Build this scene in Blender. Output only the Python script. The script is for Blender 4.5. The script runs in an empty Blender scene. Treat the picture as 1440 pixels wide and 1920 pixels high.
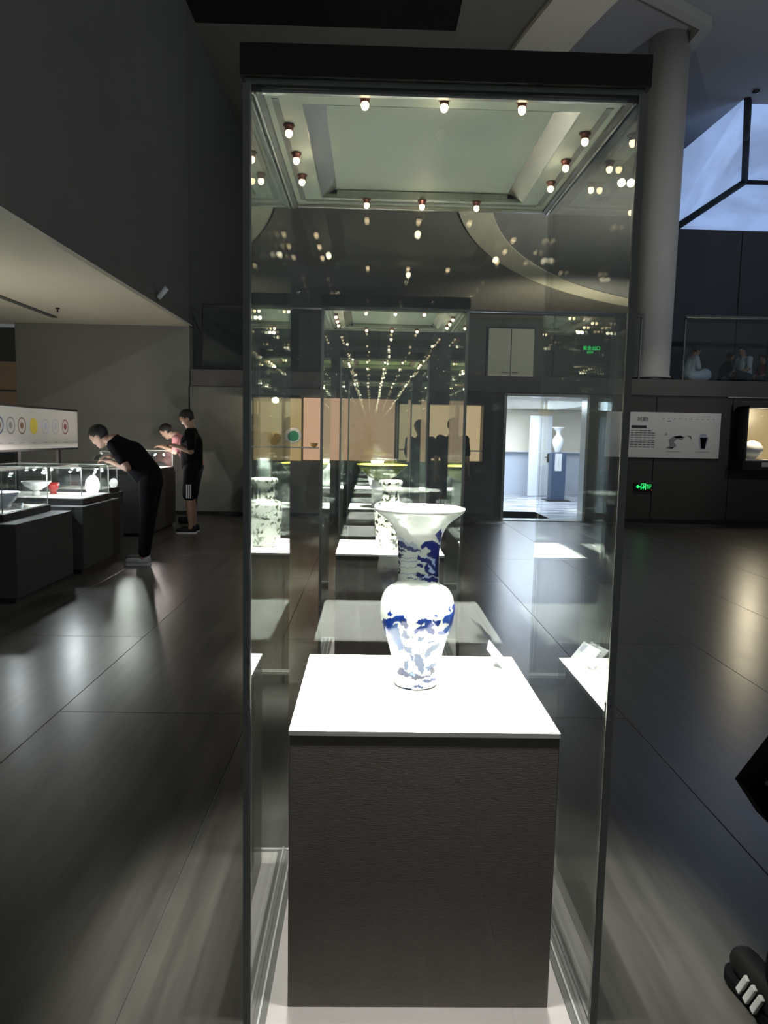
import bpy, bmesh, math, random
import numpy as np
from mathutils import Vector, Matrix, Euler
random.seed(7)
rng = np.random.default_rng(5)
S = bpy.context.scene
PI = math.pi

# ------------------------------------------------------------------ camera
FPX, YAW, PITCH, ROLL = 1352.0, .0206, .104, .020
CAM = Vector((0, 0, 1.45))
_f = Vector((math.sin(YAW)*math.cos(PITCH), math.cos(YAW)*math.cos(PITCH), -math.sin(PITCH)))
_r = Vector((math.cos(YAW), -math.sin(YAW), 0)); _u = _r.cross(_f)
RGT = math.cos(ROLL)*_r + math.sin(ROLL)*_u; UP = -math.sin(ROLL)*_r + math.cos(ROLL)*_u; FWD = _f
cd = bpy.data.cameras.new('camera'); cam = bpy.data.objects.new('camera', cd); S.collection.objects.link(cam)
cam.matrix_world = Matrix(((RGT.x, UP.x, -FWD.x, CAM.x), (RGT.y, UP.y, -FWD.y, CAM.y), (RGT.z, UP.z, -FWD.z, CAM.z), (0, 0, 0, 1)))
cd.sensor_fit = 'VERTICAL'; cd.sensor_height = 36; cd.lens = 36*FPX/1920; cd.clip_start = .02; cd.clip_end = 200
S.camera = cam
def ray(px, py): return FWD + RGT*((px-720)/FPX) - UP*((py-960)/FPX)
def atY(px, py, Y): d = ray(px, py); return CAM + d*(Y/d.y)
def atZ(px, py, z): d = ray(px, py); return CAM + d*((z-CAM.z)/d.z)

# ------------------------------------------------------------------ world, view
w = bpy.data.worlds.new('World'); S.world = w; w.use_nodes = True
w.node_tree.nodes['Background'].inputs[0].default_value = (.80, .86, .92, 1)
w.node_tree.nodes['Background'].inputs[1].default_value = .12
S.view_settings.view_transform = 'Standard'; S.view_settings.look = 'None'
S.view_settings.exposure = 0; S.view_settings.gamma = 1; S.view_settings.use_curve_mapping = False
cy = S.cycles
cy.transparent_max_bounces = 64; cy.max_bounces = 8; cy.diffuse_bounces = 3; cy.glossy_bounces = 5
cy.caustics_reflective = False; cy.caustics_refractive = False
cy.sample_clamp_indirect = 60.0; cy.use_denoising = True

def lamp(name, kind, loc, target, energy, color, size=.05, angle=60, blend=.5, **k):
    l = bpy.data.lights.new(name, kind); o = bpy.data.objects.new(name, l); S.collection.objects.link(o)
    o.location = loc; l.energy = energy; l.color = color
    if target is not None:
        o.rotation_euler = (Vector(target)-Vector(loc)).to_track_quat('-Z', 'Y').to_euler()
    if kind == 'SPOT': l.spot_size = math.radians(angle); l.spot_blend = blend; l.shadow_soft_size = size
    elif kind == 'POINT': l.shadow_soft_size = size
    else:
        l.shape = 'RECTANGLE'; l.size = size if not isinstance(size, tuple) else size[0]; l.size_y = size if not isinstance(size, tuple) else size[1]
    return o
# hall light: mostly added fills without fixtures, plus the low spot and corridor lamp
lamp('hall_fill_spot', 'SPOT', (6.5, 6.0, 8.3), (3.6, 5.0, 0), 120, (1, .93, .84), .15, 70, 1)  # added spot to brighten the floor, no fixture modelled
lamp('hall_fill_spot', 'SPOT', (-1.8, 3.0, 8.3), (-1.6, 4.6, 0), 90, (1, .96, .88), .15, 60, 1)
lamp('hall_fill_spot', 'SPOT', (6.5, 1.0, 8.2), (-3.2, 6.5, 5.8), 950, (.95, .97, 1), .08, 85, 1)  # added fill aimed across at the left fascia
lamp('hall_fill_spot', 'SPOT', (2.0, 7.5, 2.6), (1.5, 13.5, 8.5), 160, (1, .97, .88), .05, 120, 1)  # added fill pointing up to lighten the ceiling
lamp('hall_fill_spot', 'SPOT', (5.2, 8.6, 7.6), (5.2, 12.8, 1.6), 240, (1, .97, .93), .05, 22, .8)  # added fill to brighten the text panel
lamp('board_fill_spot', 'SPOT', (-3.5, 8.6, 3.15), (-4.42, 9.8, 1.5), 26, (1, .97, .9), .04, 90, .9)  # added to brighten the picture board
LPt = atZ(240, 1150, 0); LK = 12.7/LPt.y; LQ = (LPt.x*LK, 12.7, 1.45*(LK-1))
lamp('low_spot', 'SPOT', LQ, LPt, 60, (.93, 1, .93), .06, 8, 1)
lamp('soffit_fill', 'AREA', (-5.6, 8.0, 1.85), (-5.2, 9.0, 3.4), 34, (1, .94, .78), (.2, 5))  # added upward light that brightens the pale soffit
lamp('corridor_lamp', 'AREA', (3.6, 16.0, 2.2), (3.6, 16.0, 0), 330, (.74, .83, 1), (2.0, 4.0))
lamp('ring_fill_spot', 'SPOT', (9, 20, 3.2), (4.0, 26, 8.5), 1500, (1, .95, .75), .3, 110, 1)  # added to brighten the near part of the ceiling ring
lamp('ring_fill_spot', 'SPOT', (9.5, 33, 3.0), (9.0, 37, 8.5), 1800, (1, .9, .65), .3, 110, 1)  # added to brighten the far part of the ceiling ring
lamp('column_fill_spot', 'SPOT', (7.5, 6.0, 3.6), (5.5, 11.5, 7.0), 420, (.86, .90, 1), .04, 130, 1)  # added fill that lifts the round column

# ------------------------------------------------------------------ materials
MATS = {}
def nodes(name):
    m = bpy.data.materials.new(name); m.use_nodes = True; MATS[name] = m
    return m, m.node_tree.nodes, m.node_tree.links
def mat(name, col, rough=.6, metal=0, noise=0, nscale=20, stretch=(1, 1, 1), bump=0, spec=.5, emis=None, es=0, coat=0):
    m, N, L = nodes(name); b = N['Principled BSDF']
    b.inputs['Roughness'].default_value = rough; b.inputs['Metallic'].default_value = metal
    b.inputs['Specular IOR Level'].default_value = spec; b.inputs['Coat Weight'].default_value = coat
    b.inputs['Base Color'].default_value = (*col, 1)
    if noise or bump:
        tc = N.new('ShaderNodeTexCoord'); mp = N.new('ShaderNodeMapping'); mp.inputs['Scale'].default_value = stretch
        n = N.new('ShaderNodeTexNoise'); n.inputs['Scale'].default_value = nscale; n.inputs['Detail'].default_value = 5
        L.new(tc.outputs['Object'], mp.inputs[0]); L.new(mp.outputs[0], n.inputs[0])
        mx = N.new('ShaderNodeMixRGB'); mx.inputs[1].default_value = (*[c*(1-noise) for c in col], 1); mx.inputs[2].default_value = (*[min(1, c*(1+noise)) for c in col], 1)
        L.new(n.outputs[0], mx.inputs[0]); L.new(mx.outputs[0], b.inputs['Base Color'])
        if bump:
            bp = N.new('ShaderNodeBump'); bp.inputs['Strength'].default_value = bump; bp.inputs['Distance'].default_value = .01
            L.new(n.outputs[0], bp.inputs['Height']); L.new(bp.outputs[0], b.inputs['Normal'])
    if emis: b.inputs['Emission Color'].default_value = (*emis, 1); b.inputs['Emission Strength'].default_value = es
    return m
def glass(name, tint=(.982, .993, .988), ior=1.5):
    m, N, L = nodes(name); N.remove(N['Principled BSDF']); out = N['Material Output']
    t = N.new('ShaderNodeBsdfTransparent'); t.inputs[0].default_value = (*tint, 1)
    g = N.new('ShaderNodeBsdfGlossy'); g.inputs['Roughness'].default_value = 0.0; g.inputs[0].default_value = (.95, 1, .98, 1)
    fr = N.new('ShaderNodeFresnel'); geo = N.new('ShaderNodeNewGeometry'); mr = N.new('ShaderNodeMapRange')
    mr.inputs[3].default_value = ior; mr.inputs[4].default_value = 1/ior
    L.new(geo.outputs['Backfacing'], mr.inputs[0]); L.new(mr.outputs[0], fr.inputs[0])
    mx = N.new('ShaderNodeMixShader'); L.new(fr.outputs[0], mx.inputs[0]); L.new(t.outputs[0], mx.inputs[1]); L.new(g.outputs[0], mx.inputs[2])
    L.new(mx.outputs[0], out.inputs[0]); return m
def emit(name, col, s):
    return mat(name, (0, 0, 0), .6, emis=col, es=s)
glass('glass'); glass('clear_glass', (.985, .995, .99))
glass('rail_glass', (.88, .92, .93))
mat('glass_edge', (.010, .030, .022), .12)
mat('corner_strip', (.42, .44, .40), .5)
mat('edge_light', (.45, .47, .42), .25, .3)
mat('case_black', (.022, .019, .016), .45)
mat('channel_dark', (.10, .10, .095), .35, .3)
mat('channel_light', (.42, .43, .42), .3, .5)
mat('case_ceiling', (.35, .41, .335), .55, noise=.06, nscale=3)
mat('case_reveal', (.33, .31, .26), .22, .7)
mat('case_groove', (.16, .17, .15), .5)
mat('base_white', (.24, .222, .218), .6, noise=.05, nscale=4)
mat('linen', (.20, .170, .152), .85, noise=.35, nscale=260, stretch=(.3, .3, 2.2), bump=.06)
mat('plinth_white', (.68, .69, .67), .5)
mat('lamp_ring', (.16, .05, .03), .35, .5)
emit('bulb', (1, .72, .42), 9)
emit('cool_bulb', (.85, .93, 1), 30)
mat('wall_dark', (.095, .10, .095), .8, noise=.10, nscale=1.3, bump=.03)
mat('wall_grey', (.17, .175, .155), .8, noise=.08, nscale=1.1, bump=.03)
mat('wall_brown', (.066, .060, .053), .75, noise=.10, nscale=2)
mat('wall_blue', (.075, .085, .10), .8, noise=.1, nscale=2)
mat('wall_tan', (.50, .36, .26), .8)
mat('ceiling_main', (.20, .192, .175), .85, noise=.05, nscale=.4)
mat('ceiling_drum', (.28, .285, .30), .8, noise=.06, nscale=.5)
mat('drum_ring', (.72, .70, .58), .7)
mat('void', (.004, .004, .004), .9)
mat('soffit', (.62, .60, .50), .8, noise=.04, nscale=.6)
mat('column', (.46, .45, .42), .65, noise=.06, nscale=2)
mat('bulkhead', (.33, .33, .31), .7); mat('slab', (.10, .095, .085), .7, noise=.1, nscale=2)
mat('metal_rail', (.35, .36, .37), .3, .8)
mat('dark_metal', (.03, .03, .03), .4, .5)
mat('plinth_grey', (.040, .043, .042), .7, noise=.2, nscale=9, bump=.1)
mat('tray', (.022, .022, .022), .5)
mat('panel_white', (.78, .76, .70), .5)
mat('board_white', (.60, .60, .55), .28, coat=.3)
mat('ink', (.03, .03, .03), .7); mat('ink_grey', (.28, .28, .28), .7); mat('ink_blue', (.05, .09, .25), .7)
mat('ink_brown', (.25, .13, .08), .7); mat('ink_yellow', (.62, .52, .05), .7); mat('ink_red', (.22, .04, .05), .7); mat('ink_pale', (.42, .46, .55), .7)
mat('porcelain', (.88, .88, .86), .12, coat=.6)
mat('amber_glaze', (.62, .36, .05), .15, coat=.6); mat('green_glaze', (.05, .30, .18), .15, coat=.6)
mat('yellow_glaze', (.75, .66, .10), .15, coat=.6); mat('olive_glaze', (.35, .42, .12), .2, coat=.5); mat('red_glaze', (.38, .03, .025), .2, coat=.5)
mat('blue_white', (.55, .62, .82), .15, coat=.6, noise=.45, nscale=40)
mat('card', (.80, .84, .84), .3)
mat('skin', (.34, .20, .14), .55); mat('skin_pale', (.52, .36, .27), .55)
mat('hair', (.012, .010, .009), .6); mat('eye', (.02, .015, .01), .2); mat('lip', (.30, .12, .09), .5)
mat('cloth_black', (.006, .006, .007), .9, spec=.12); mat('cloth_dark', (.02, .025, .022), .85, spec=.15); mat('cloth_white', (.45, .50, .52), .8); mat('cloth_red', (.22, .02, .03), .8)
mat('cloth_pink', (.55, .25, .27), .8, noise=.6, nscale=22); mat('cloth_skirt', (.50, .54, .60), .8); mat('cloth_navy', (.02, .025, .05), .8)
mat('shoe_white', (.55, .56, .56), .5); mat('shoe_black', (.008, .008, .008), .6, spec=.25); mat('shoe_grey', (.40, .42, .43), .6)
mat('stripe_white', (.60, .60, .58), .6)
mat('phone_black', (.01, .01, .01), .2)
emit('sign_green', (.03, 1, .18), 1.5); mat('sign_black', (.004, .006, .005), .4); emit('sign_orange', (1, .5, .1), 1)
emit('peach_light', (1, .58, .36), .62); emit('cream_light', (1, .74, .42), .52); emit('case_glow', (1, .70, .30), .42)
mat('corridor_wall', (.50, .54, .60), .7); mat('corridor_cream', (.80, .74, .60), .7); mat('door_white', (.62, .66, .68), .45)
mat('plinth_blue', (.05, .08, .14), .4); mat('door_upper', (.40, .38, .32), .6)

def marble():
    m, N, L = nodes('marble'); b = N['Principled BSDF']; tc = N.new('ShaderNodeTexCoord')
    mp = N.new('ShaderNodeMapping'); mp.inputs['Scale'].default_value = (.5, 2.2, 1); n = N.new('ShaderNodeTexNoise'); n.inputs['Scale'].default_value = 2.2; n.inputs['Detail'].default_value = 8
    r = N.new('ShaderNodeValToRGB'); r.color_ramp.elements[0].position = .38; r.color_ramp.elements[0].color = (.17, .18, .21, 1); r.color_ramp.elements[1].position = .62; r.color_ramp.elements[1].color = (.62, .63, .66, 1)
    L.new(tc.outputs['Object'], mp.inputs[0]); L.new(mp.outputs[0], n.inputs[0]); L.new(n.outputs[0], r.inputs[0]); L.new(r.outputs[0], b.inputs['Base Color']); b.inputs['Roughness'].default_value = .25
marble()
def floor_mat():
    m, N, L = nodes('floor_stone'); b = N['Principled BSDF']; tc = N.new('ShaderNodeNewGeometry')
    mp = N.new('ShaderNodeMapping'); mp.inputs['Scale'].default_value = (9, .55, 1); mp.inputs['Rotation'].default_value = (0, 0, .10)
    n = N.new('ShaderNodeTexNoise'); n.inputs['Scale'].default_value = 1.6; n.inputs['Detail'].default_value = 7; n.inputs['Roughness'].default_value = .62
    L.new(tc.outputs['Position'], mp.inputs[0]); L.new(mp.outputs[0], n.inputs[0])
    oi = N.new('ShaderNodeObjectInfo')
    r = N.new('ShaderNodeValToRGB'); r.color_ramp.elements[0].position = .30; r.color_ramp.elements[0].color = (.055, .053, .047, 1); r.color_ramp.elements[1].position = .72; r.color_ramp.elements[1].color = (.112, .107, .095, 1)
    L.new(n.outputs[0], r.inputs[0])
    hs = N.new('ShaderNodeHueSaturation'); mr = N.new('ShaderNodeMapRange'); mr.inputs[3].default_value = .88; mr.inputs[4].default_value = 1.12
    L.new(oi.outputs['Random'], mr.inputs[0]); L.new(mr.outputs[0], hs.inputs['Value']); L.new(r.outputs[0], hs.inputs['Color']); L.new(hs.outputs[0], b.inputs['Base Color'])
    rr = N.new('ShaderNodeMapRange'); rr.inputs[3].default_value = .26; rr.inputs[4].default_value = .33; L.new(n.outputs[0], rr.inputs[0]); L.new(rr.outputs[0], b.inputs['Roughness'])
    n2 = N.new('ShaderNodeTexNoise'); n2.inputs['Scale'].default_value = 5; L.new(tc.outputs['Position'], n2.inputs[0])
    bp = N.new('ShaderNodeBump'); bp.inputs['Strength'].default_value = .02; bp.inputs['Distance'].default_value = .02; L.new(n2.outputs[0], bp.inputs['Height']); L.new(bp.outputs[0], b.inputs['Normal'])
floor_mat()
def sky_glass():
    m, N, L = nodes('sky_pane'); b = N['Principled BSDF']; tc = N.new('ShaderNodeTexCoord'); n = N.new('ShaderNodeTexNoise'); n.inputs['Scale'].default_value = .9; n.inputs['Detail'].default_value = 3
    L.new(tc.outputs['Object'], n.inputs[0]); r = N.new('ShaderNodeValToRGB'); r.color_ramp.elements[0].position = .35; r.color_ramp.elements[0].color = (.19, .27, .46, 1); r.color_ramp.elements[1].position = .66; r.color_ramp.elements[1].color = (.27, .40, .70, 1)
    L.new(n.outputs[0], r.inputs[0]); L.new(r.outputs[0], b.inputs['Emission Color']); b.inputs['Emission Strength'].default_value = .95; b.inputs['Base Color'].default_value = (.1, .1, .1, 1)
sky_glass()
def paint_mat():
    m, N, L = nodes('painted_porcelain'); b = N['Principled BSDF']; a = N.new('ShaderNodeVertexColor'); a.layer_name = 'paint'
    L.new(a.outputs[0], b.inputs['Base Color']); b.inputs['Roughness'].default_value = .14; b.inputs['Coat Weight'].default_value = .5
paint_mat()
def floral_mat():
    m, N, L = nodes('floral_porcelain'); b = N['Principled BSDF']; tc = N.new('ShaderNodeTexCoord')
    n = N.new('ShaderNodeTexNoise'); n.inputs['Scale'].default_value = 42; n.inputs['Detail'].default_value = 4
    n2 = N.new('ShaderNodeTexNoise'); n2.inputs['Scale'].default_value = 11
    L.new(tc.outputs['Object'], n.inputs[0]); L.new(tc.outputs['Object'], n2.inputs[0])
    r = N.new('ShaderNodeValToRGB'); r.color_ramp.interpolation = 'LINEAR'
    e = r.color_ramp.elements; e[0].position = .40; e[0].color = (.008, .012, .008, 1); e[1].position = .50; e[1].color = (.66, .68, .62, 1); x = e.new(.465); x.color = (.10, .13, .06, 1)
    L.new(n.outputs[0], r.inputs[0])
    r2 = N.new('ShaderNodeValToRGB'); r2.color_ramp.elements[0].position = .46; r2.color_ramp.elements[1].position = .50
    L.new(n2.outputs[0], r2.inputs[0]); mx = N.new('ShaderNodeMixRGB'); mx.inputs[1].default_value = (.66, .68, .62, 1)
    L.new(r2.outputs[0], mx.inputs[0]); L.new(r.outputs[0], mx.inputs[2]); L.new(mx.outputs[0], b.inputs['Base Color']); b.inputs['Roughness'].default_value = .15; b.inputs['Coat Weight'].default_value = .5
floral_mat()

# ------------------------------------------------------------------ mesh helpers
def link(name, me, m=None, parent=None, label=None, kind=None, world=None, smooth=False):
    o = bpy.data.objects.new(name, me); S.collection.objects.link(o)
    if m is not None:
        for q in (m if isinstance(m, (list, tuple)) else [m]): me.materials.append(MATS[q])
    if parent is not None: o.parent = parent
    if label: o['label'] = label
    if kind: o['kind'] = kind
    if smooth:
        for p in me.polygons: p.use_smooth = True
    return o
class MB:
    def __init__(s): s.bm = bmesh.new()
    def box(s, x0, x1, y0, y1, z0, z1, bevel=0, mi=0, rot=None, piv=None):
        r = bmesh.ops.create_cube(s.bm, size=1)['verts']
        c = Vector(((x0+x1)/2, (y0+y1)/2, (z0+z1)/2)); sc = Vector((abs(x1-x0), abs(y1-y0), abs(z1-z0)))
        for v in r: v.co = Vector((v.co.x*sc.x, v.co.y*sc.y, v.co.z*sc.z)) + c
        fs = list({f for v in r for f in v.link_faces})
        for f in fs: f.material_index = mi
        if bevel:
            es = list({e for v in r for e in v.link_edges})
            o = bmesh.ops.bevel(s.bm, geom=es, offset=bevel, segments=2, affect='EDGES', profile=.6)
            r = list({v for f in o['faces'] for v in f.verts} | {v for v in r if v.is_valid})
            for f in o['faces']: f.material_index = mi
        if rot is not None:
            p = Vector(piv) if piv is not None else c; M = Euler(rot).to_matrix()
            for v in r: v.co = M @ (v.co-p) + p
        return s
    def cyl(s, p0, p1, r0, r1=None, seg=16, mi=0, cap=True):
        r1 = r0 if r1 is None else r1; p0 = Vector(p0); p1 = Vector(p1); d = (p1-p0); L = d.length
        q = d.to_track_quat('Z', 'Y').to_matrix()
        rings = []
        for p, r in ((p0, r0), (p1, r1)):
            rings.append([s.bm.verts.new(p + q @ Vector((r*math.cos(2*PI*i/seg), r*math.sin(2*PI*i/seg), 0))) for i in range(seg)])
        for i in range(seg):
            f = s.bm.faces.new((rings[0][i], rings[0][(i+1) % seg], rings[1][(i+1) % seg], rings[1][i])); f.material_index = mi; f.smooth = True
        if cap:
            f = s.bm.faces.new(rings[0][::-1]); f.material_index = mi; f = s.bm.faces.new(rings[1]); f.material_index = mi
        return s
    def lathe(s, prof, c=(0, 0, 0), seg=32, mi=0, axis=None):
        M = Matrix.Identity(3) if axis is None else Vector(axis).to_track_quat('Z', 'Y').to_matrix(); c = Vector(c)
        rings = []
        for r, z in prof:
            if r < 1e-6: rings.append([s.bm.verts.new(c + M @ Vector((0, 0, z)))])
            else: rings.append([s.bm.verts.new(c + M @ Vector((r*math.cos(2*PI*i/seg), r*math.sin(2*PI*i/seg), z))) for i in range(seg)])
        for a, b in zip(rings, rings[1:]):
            for i in range(seg):
                j = (i+1) % seg
                if len(a) == 1 and len(b) == 1: continue
                if len(a) == 1: f = s.bm.faces.new((a[0], b[j], b[i]))
                elif len(b) == 1: f = s.bm.faces.new((a[i], a[j], b[0]))
                else: f = s.bm.faces.new((a[i], a[j], b[j], b[i]))
                f.smooth = True; f.material_index = mi
        return s
    def prism(s, pts, off, mi=0):
        """polygon pts (3D) extruded by off"""
        a = [s.bm.verts.new(Vector(p)) for p in pts]; b = [s.bm.verts.new(Vector(p)+Vector(off)) for p in pts]
        n = len(a); fs = [s.bm.faces.new(a), s.bm.faces.new(b[::-1])]
        for i in range(n): fs.append(s.bm.faces.new((a[(i+1) % n], a[i], b[i], b[(i+1) % n])))
        for f in fs: f.material_index = mi
        return s
    def ell(s, c, rad, rot=None, mi=0, u=16, v=10):
        r = bmesh.ops.create_uvsphere(s.bm, u_segments=u, v_segments=v, radius=1)['verts']
        M = rot if rot is not None else Matrix.Identity(3); c = Vector(c)
        for q in r: q.co = M @ Vector((q.co.x*rad[0], q.co.y*rad[1], q.co.z*rad[2])) + c
        for f in {f for q in r for f in q.link_faces}: f.smooth = True; f.material_index = mi
        return s
    def me(s, name='m'):
        bmesh.ops.recalc_face_normals(s.bm, faces=s.bm.faces[:])
        m = bpy.data.meshes.new(name); s.bm.to_mesh(m); s.bm.free(); return m
    def build(s, name, m, parent=None, label=None, kind=None): return link(name, s.me(name), m, parent, label, kind)
def tag(o, label, cat, group=None):
    o['label'] = label; o['category'] = cat
    if group: o['group'] = group
    return o
def thing(name, loc, label, cat, group=None, rz=0):
    o = bpy.data.objects.new(name, None); S.collection.objects.link(o); o.location = loc; o.rotation_euler = (0, 0, rz); o.empty_display_size = .1
    return tag(o, label, cat, group)
def copy_tree(o, parent=None):
    c = o.copy(); S.collection.objects.link(c); c.parent = parent
    for ch in list(o.children): copy_tree(ch, c)
    return c
def text(name, body, size, loc, rot, m, parent=None, ext=.001):
    cu = bpy.data.curves.new(name, 'FONT'); cu.body = body; cu.size = size; cu.extrude = ext; cu.align_x = 'LEFT'; cu.align_y = 'CENTER'
    q = bpy.data.objects.new('tmp', cu); S.collection.objects.link(q); dg = bpy.context.evaluated_depsgraph_get()
    me = bpy.data.meshes.new_from_object(q.evaluated_get(dg)); bpy.data.objects.remove(q); me.materials.clear(); me.materials.append(MATS[m])
    o = bpy.data.objects.new(name, me); S.collection.objects.link(o); o.location = loc; o.rotation_euler = rot
    if parent is not None: o.parent = parent
    return o

# ------------------------------------------------------------------ setting
YB = 12.8
# floor: a slab with separate polished stone tiles on it
fl = MB().box(-14, 14, -7, 13.2, -.25, -.006).build('floor', 'slab', kind='structure')
TW, TL = .987, 3.6
tile_me = MB().box(0, TW-.0035, 0, TL-.0035, -.03, 0, bevel=.0012).me('stone_tile'); tile_me.materials.append(MATS['floor_stone'])
for i in range(-8, 9):
    for j in range(-2, 4):
        o = bpy.data.objects.new('stone_tile', tile_me); S.collection.objects.link(o); o.parent = fl
        o.location = (-.6+i*TW, .04+j*TL-(.0 if i % 2 else 2.2), 0)
# ceiling with a black-filled opening, the round drum soffit and its pale ring
cm = MB()
bx0, bx1, by0, by1 = -3.16, 1.36, 9.0, 13.35
for (x0, x1, y0, y1) in ((-14, bx0, -7, 46), (bx1, 30, -7, 46), (bx0, bx1, -7, by0), (bx0, bx1, by1, 46)): cm.box(x0, x1, y0, y1, 8.5, 8.8)
cl = cm.build('ceiling', 'ceiling_main', kind='structure')
MB().box(bx0+.002, bx1-.002, by0+.002, by1-.002, 8.506, 8.7).build('void_panel', 'void', cl, label='near-black sheet filling the dark ceiling opening')  # near-black sheet put in place of the dark void above
rc = (25.6, 18.05); RO, RI = 23.55, 21.75
def arc(c, R, a0, a1, n): return [(c[0]+R*math.cos(a0+(a1-a0)*i/n), c[1]+R*math.sin(a0+(a1-a0)*i/n)) for i in range(n+1)]
a0, a1 = PI*.60, PI*1.32
po = arc(rc, RO, a0, a1, 90); pi_ = arc((24.9, 17.95), RI+.12, a0, a1, 90)
pts = [(x, y, 8.44) for x, y in po]
m = MB()
vo = [[m.bm.verts.new((x, y, z)) for x, y in P] for P, z in ((po, 8.42), (pi_, 8.42), (pi_, 8.499), (po, 8.499))]
for k in range(4):
    A, B = vo[k], vo[(k+1) % 4]
    for i in range(len(A)-1): m.bm.faces.new((A[i], A[i+1], B[i+1], B[i]))
m.build('ring_band', 'drum_ring', cl, label='pale curved band round the drum')
m = MB(); m.prism([(x, y, 8.46) for x, y in pi_], (0, 0, .038)); m.build('drum_panel', 'ceiling_drum', cl)
# bulkhead beam beside the column head
m = MB(); m.prism([atZ(x, y, 8.28) for x, y in ((1150, -47), (1240, 0), (1335, 52), (1292, 106), (1279, 96), (1312, 56), (1228, 13), (1135, -34))], (0, 0, .175))
m.build('trim_1', 'bulkhead', kind='structure')
# left fascia wall (two storeys high) and the low soffit behind it
MB().box(-3.35, -3.17, -6, YB, 3.33, 8.5).build('wall_left', 'wall_dark', kind='structure')
MB().box(-3.45, -3.19, YB+.26, 21, 2.56, 8.5).build('wall_left_rear', 'wall_dark', kind='structure')
sf = MB().box(-12, -3.17, -6, YB+.2, 3.28, 3.33).build('trim_2', 'soffit', kind='structure', label='low pale soffit over the left display row')
MB().box(-5.2, -5.11, 7.0, 12.06, 3.262, 3.282).build('slot', 'wall_dark', sf)
# back wall lower storey: separate cladding panels with seams round the doorway
DX0, DX1, DZ = 2.36, 3.84, 2.22
wb = MB().box(-3.3, DX0-.02, YB+.04, YB+.3, 0, 2.27).box(DX1+.02, 14, YB+.04, YB+.3, 0, 2.27).box(DX0-.02, DX1+.02, YB+.04, YB+.3, DZ+.02, 2.27).build('wall_back', 'wall_brown', kind='structure')
def panel(x0, x1, z0=.07, z1=2.265, mt='wall_brown', y=YB):
    if x1 < -.5: mt = 'wall_grey'
    MB().box(x0+.006, x1-.006, y, y+.045, z0, z1, bevel=.003).build('wall_panel', mt, wb)
for a, b in ((-3.2, -2.02), (-2.02, -.6), (-.6, .9), (.9, DX0), (DX1, 5.05), (5.05, 6.42), (6.42, 7.9), (7.9, 9.4), (9.4, 11)): panel(a, b)
panel(DX0, DX1, DZ, 2.265)
MB().box(-3.3, DX0, YB-.012, YB+.03, 0, .07).box(DX1, 14, YB-.012, YB+.03, 0, .07).build('baseboard_back', 'dark_metal', kind='structure')
MB().box(-6.16, -3.17, YB, YB+.25, 0, 3.3).build('wall_back_left', 'wall_grey', kind='structure')
MB().box(-6.16, -3.0, YB-.015, YB, 0, .07).build('baseboard_left', 'dark_metal', kind='structure')
m = MB().box(-9, -6.3, 14.3, 14.5, 0, 3.4).build('wall_far_left', 'wall_dark', kind='structure')
for z0, z1 in ((1.6, 2.18), (2.21, 2.75)): MB().box(-7.6, -6.35, 14.27, 14.3, z0, z1, bevel=.004).build('wall_panel', 'wall_tan', m)
# balcony slab, deck, glass balustrade
bs = MB().box(-3.15, 14, YB-.03, 44, 2.27, 2.55).build('trim_3', 'slab', kind='structure', label='balcony slab edge across the back')
MB().box(6.3, 14, YB-.05, YB-.02, 2.255, 2.272).build('highlight_strip', 'edge_light', bs)  # pale strip stands in for the highlight line under the slab
rl = thing('balustrade', (0, YB+.02, 2.55), 'steel handrail over glass balustrade along the balcony edge', 'railing')
for x0, x1 in ((-2.95, 4.72), (5.5, 13)):
    MB().cyl((x0, .0, 1.09), (x1, .0, 1.09), .035, seg=12).build('handrail', 'metal_rail', rl)
    n = int((x1-x0)/1.35); st = (x1-x0)/n
    for i in range(n): MB().box(x0+i*st+.01, x0+(i+1)*st-.01, -.006, .006, .03, 1.0).build('glass_panel', 'rail_glass', rl)
    for i in range(n+1):
        x = x0+i*st; MB().box(x-.012, x+.012, .01, .05, 0, 1.09).build('post', 'dark_metal', rl)
# round column
col = MB().lathe([(0, 2.58), (.345, 2.58), (.345, 2.64), (.32, 2.66), (.325, 5.0), (.34, 8.5), (0, 8.5)], (5.11, 13.3, 0), 40).build('trim_4', 'column', kind='structure', label='round white column on the balcony')
MB().lathe([(.41, 2.551), (.41, 2.60), (.35, 2.61)], (5.11, 13.3, 0), 40).build('collar', 'dark_metal', col)
# upper storey walls
wu = MB().box(5.9, 15, 16.5, 16.7, 2.55, 6.18).build('wall_upper_right', 'wall_blue', kind='structure')
for i, (a, b) in enumerate(((5.95, 8.2), (8.2, 10.5), (10.5, 12.8))): MB().box(a+.012, b-.012, 16.46, 16.5, 2.6, 6.16, bevel=.003).build('wall_panel', 'wall_blue', wu)
wp = MB().box(-3.2, 14, 28, 28.2, 2.55, 5.95).build('wall_upper_back', 'wall_brown', kind='structure')
MB().box(-14, 30, 45.8, 46, 2.5, 8.6).build('wall_far', 'wall_dark', kind='structure')
dr = bpy.data.objects.new('door_1', None); S.collection.objects.link(dr); dr.location = (5.3, 27.98, 2.55); dr['kind'] = 'structure'; dr['label'] = 'pale double door on the upper floor'
MB().box(-.93, .93, -.03, .0, 0, 3.15).build('door_frame', 'dark_metal', dr)
for sgn in (-1, 1):
    d = MB().box(sgn*.015, sgn*.87, -.07, -.03, .02, 3.08, bevel=.004).build('door_leaf', 'door_upper', dr)
    MB().box(sgn*.05, sgn*.30, -.10, -.07, 1.42, 1.45).build('handle', 'dark_metal', d)
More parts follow.
